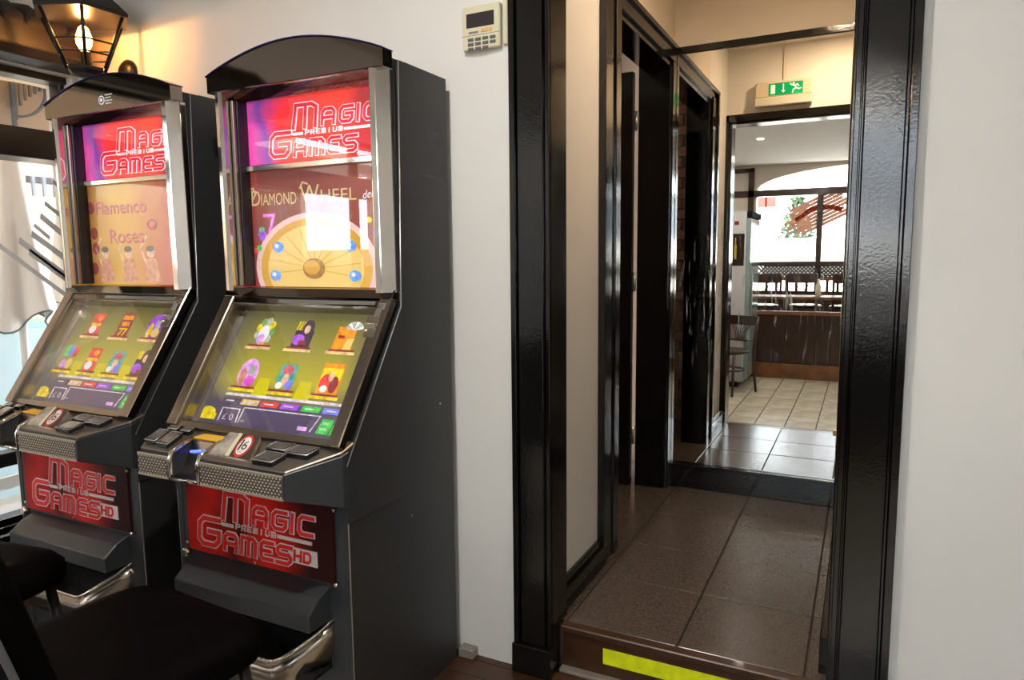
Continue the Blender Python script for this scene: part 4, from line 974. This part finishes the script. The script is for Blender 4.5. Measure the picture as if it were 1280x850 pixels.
# films on the two windows
g = MB()
for i in range(9):      # parallel brush strokes, none over another
    o_ = (i-4)*.052; L0 = .52 - .045*abs(i-4) + .07*math.sin(i*2.7); L1 = .50 - .04*abs(i-4) + .09*math.sin(i*1.9+1)
    ux, uz = .90, .436
    ribbon(g, [(-.70-ux*L0-uz*o_, 2.13-uz*L0+ux*o_), (-.70+ux*L1-uz*o_, 2.13+uz*L1+ux*o_)], .050, lambda u, v, d: (u, YW-.085+d, v), 0, .0006, 'decal_brown')
ribbon(g, [(-1.02, 2.02), (-.80, 2.18), (-.52, 2.20), (-.40, 2.16)], .07, lambda u, v, d: (u, YW-.084+d, v), 0, .001, 'decal_red')
ribbon(g, [(-.98, 2.06), (-.93, 2.13), (-.90, 2.07), (-.84, 2.15), (-.80, 2.10), (-.72, 2.18), (-.66, 2.14), (-.60, 2.20), (-.52, 2.15), (-.47, 2.19)], .016, lambda u, v, d: (u, YW-.082+d, v), 0, .001, 'decal_white')
g.build('window_film', w2, ow2)
g = MB()
for cx_ in (-.42, -.22, -.02):
    for r in (.05, .09): ribbon(g, [(cx_+r*math.cos(a), 2.33+r*math.sin(a)) for a in [i*PI/7-.4 for i in range(10)]], .014, lambda u, v, d: (u, YW-.085+d, v), 0, .001, 'decal_white')
g.build('scroll_film', w2, ow2)
g = MB(); SW2 = [(-.30, .02, .38, -.30, .022), (-.12, .03, .42, -.22, .028), (-.02, .06, .44, -.14, .03), (.06, .14, .44, -.04, .03), (.10, .20, .42, .06, .022), (.18, .30, .36, .22, .02), (.0, .10, .1, .05, .02), (-.05, -.02, .30, -.18, .03)]
brush(g, 0, 1.50, SW2, lambda u, v, d: (XW-.080+d, 1.90+u*.55, v), 'decal_grey'); g.build('window_film', w1, ow)

# ---------------------------------------------------------------- outside left: parasols, fence, arcade
bx('ground', -30, 20, -30, 20, -.30, -.16, 'pavement', kind='structure')
def make_parasol(x, y, top, bot, r, label):
    t = thing('closed_parasol', (x, y, -.16), label, 'parasol', 'closed white parasols outside the left window')
    O = (x, y, -.16)
    MB().tube([(x, y, -.16), (x, y, top+.15)], .022, 'white', 10).build('pole', t, O)
    MB().box(x-.25, x+.25, y-.25, y+.25, -.16, -.10, 'grey').build('base', t, O, .01)
    mb = MB(); n = 40; lv = 12; vs = []
    for j in range(lv+1):
        f = j/lv; rr = .05 + (r-.05)*f**1.25
        for k in range(n):
            a = 2*PI*k/n; w_ = 1 + .30*f*math.sin(a*5+.6*j/lv) ; zz = top + (bot-top)*f + (.06*f*f*math.sin(a*3+1))
            vs.append((x+rr*w_*math.cos(a), y+rr*w_*math.sin(a), zz))
    mb.add(vs, [(j*n+k, j*n+(k+1) % n, (j+1)*n+(k+1) % n, (j+1)*n+k) for j in range(lv) for k in range(n)], 'parasol', True); mb.add(vs, [tuple(range(n))], 'parasol')
    c = mb.build('canopy', t, O)
    MB().tube([vs[lv*n+k] for k in range(n)], .006, 'parasol_trim', 5, closed=True).build('hem', c, O)
    return t
make_parasol(-4.45, 2.42, 2.24, 1.10, .165, 'closed white parasol with grey hem, nearest outside the left window')
make_parasol(-5.75, 3.58, 2.45, 1.06, .19, 'closed white parasol half hidden behind the farther slot machine')
make_parasol(-4.6, .9, 2.20, 1.12, .19, 'closed white parasol outside the left window, out behind the stools')
fe = thing('panel_fence', (-5.0, 1.0, -.16), 'pale blue panel fence with turquoise ledge outside left window', 'fence'); ofe = (-5.0, 1.0, -.16)
for i in range(6): bx('panel', -5.03, -5.0, -3+i*1.3, -1.72+i*1.3, -.10, 1.0, 'fence', fe, ofe, .004)
bx('ledge', -5.4, -5.0, -3, 4.8, 1.0, 1.04, 'turq', fe, ofe, .004)
bd = thing('arcade_building', (-11, 3, -.16), 'beige arcaded building with dark balcony outside the left window', 'building'); obd = (-11, 3, -.16)
bx('wall', -11.6, -11, -8.2, 14, -.16, 7.0, 'stucco', bd, obd)
bx('balcony_slab', -11, -10.4, 4, 9, 2.20, 2.36, 'cream_stucco', bd, obd)
for i in range(34): bx('baluster', -10.44, -10.4, 4.05+i*.146, 4.09+i*.146, 2.36, 3.1, 'bluegrey', bd, obd)
bx('handrail', -10.46, -10.38, 4, 9, 3.1, 3.16, 'bluegrey', bd, obd)
for y in (4.6, 6.2, 7.8): bx('window', -11.02, -10.98, y, y+.8, 2.6, 4.2, 'lcd', bd, obd)
bx('string_course', -11, -10.85, -4, 14, 1.45, 1.7, 'cream_stucco', bd, obd)
bp = thing('barrier_plank', (-3.72, 1.6, -.16), 'red and white striped barrier plank low outside the left window', 'barrier'); obp = (-3.72, 1.6, -.16)
for i in range(12): bx('stripe', -3.73, -3.71, .4+i*.18, .58+i*.18, .335, .395, 'redstripe' if i % 2 else 'signwhite', bp, obp)
for y in (.5, 2.4): bx('post', -3.76, -3.73, y, y+.04, -.16, .395, 'grey', bp, obp)
# arched porch with lattice bracket
pa = thing('porch_arch', (-4.3, 2.7, 2.1), 'cream arched porch beam with blue-grey lattice bracket outside window', 'arch'); opa = (-4.3, 2.7, 2.1)
mb_ = MB()
for i in range(16):
    a0, a1 = i*PI/16, (i+1)*PI/16
    P0 = (1.55+.9*math.cos(a0), 2.06+.30*math.sin(a0)); P1 = (1.55+.9*math.cos(a1), 2.06+.30*math.sin(a1))
    mb_.prism([P0, P1, (P1[0], P1[1]+.05), (P0[0], P0[1]+.05)], -3.95, -3.75, lambda p, q, a: (a, p+.72, q), 'cream_stucco')
mb_.build('arch_band', pa, opa)
bx('shade_soffit', -10.3, -3.46, -1.8, 6.6, 2.62, 2.72, 'stucco', pa, opa)  # unseen roof added to keep the parasols in shade
bx('shade_soffit', -10.1, -5.7, -4.75, -1.8, 2.62, 2.72, 'stucco', pa, opa)  # added roof piece, kept narrow so sky reflects in the marquee glass
bx('added_end_wall', -7.64, -6.4, -4.75, -4.65, -.16, 1.58, 'stucco', pa, opa)  # added low wall, cuts the bottom of the bright patch in the machine glass
bx('added_end_wall', -10.1, -7.64, -4.75, -4.65, -.16, 2.62, 'stucco', pa, opa)  # added wall, blocks light left of the bright gap
bx('added_end_wall', -6.4, -3.46, -4.75, -4.65, -.16, 2.62, 'stucco', pa, opa)  # added wall, blocks light right of the bright gap
bx('beam', -4.2, -4.05, 1.2, 6.5, 2.11, 2.62, 'stucco', pa, opa)
g = MB()
for i in range(7): g.box(-4.03, -4.015, 2.245+i*.026, 2.255+i*.026, 2.385-.20*(1-(i/7)**.5), 2.385, 'bluegrey')
g.box(-4.035, -4.01, 2.232, 2.42, 2.38, 2.392, 'bluegrey'); g.box(-4.035, -4.01, 2.230, 2.244, 2.15, 2.39, 'bluegrey')
ribbon(g, [(2.24+.17*math.sin(t*PI/16), 2.20+.165*(1-math.cos(t*PI/16))) for t in range(9)], .012, lambda u, v, d: (-4.03+d, u, v), 0, .02, 'bluegrey')
g.build('lattice_bracket', pa, opa)

# ---------------------------------------------------------------- outside rear: hoarding, tree, signs
ho = thing('white_hoarding', (0, -9, -.16), 'white board fence in sun outside the rear window, in the mirror', 'fence'); oh = (0, -9, -.16)
for i in range(10): bx('board', -5+i*1.0, -4.02+i*1.0, -9.05, -9, -.16, 1.80, 'hoarding', ho, oh, .004)
tr = thing('street_tree', (-1.6, -12, -.16), 'small green street tree beyond the white fence, in the mirror', 'tree'); otr = (-1.6, -12, -.16)
MB().tube([(-1.6, -12, -.16), (-1.6, -12, 1.6), (-1.55, -12, 2.3)], [.09, .07, .04], 'bark', 8).build('trunk', tr, otr)
lf_ = MB()
for i in range(260):
    a, b, r = random.uniform(0, 2*PI), random.uniform(-1, 1), random.random()**.5
    h_ = (b+1)/2; rr = r*(.55*(1-h_*.75)); c = Vector((-1.6+rr*math.cos(a), -12+rr*math.sin(a), 1.7+1.2*h_))
    u = Vector((random.uniform(-1,1), random.uniform(-1,1), random.uniform(-1,1))).normalized()*.09; v = u.orthogonal().normalized()*.05
    lf_.add([c-u, c+v, c+u, c-v], [(0,1,2,3)], 'leaf')
lf_.build('foliage', tr, otr, kind='stuff')
sg = thing('red_sign', (-2.6, -13, -.16), 'red street sign board beyond the white fence, in the mirror', 'sign'); osg = (-2.6, -13, -.16)
bx('board', -2.75, -2.25, -13.03, -13, 2.75, 3.05, 'red_sign', sg, osg, .005); bx('post', -2.52, -2.48, -13.04, -13, -.16, 3.05, 'grey', sg, osg)
gb = thing('grey_building', (1.5, -16, -.16), 'pale grey building beyond the rear window, at right in mirror', 'building'); ogb = (1.5, -16, -.16)
bx('wall', -.3, 6, -17, -16, -.16, 3.2, 'bluegrey', gb, ogb)
bx('roof_slab', -.4, 6.1, -17.1, -15.9, 3.2, 3.35, 'hoarding', gb, ogb)
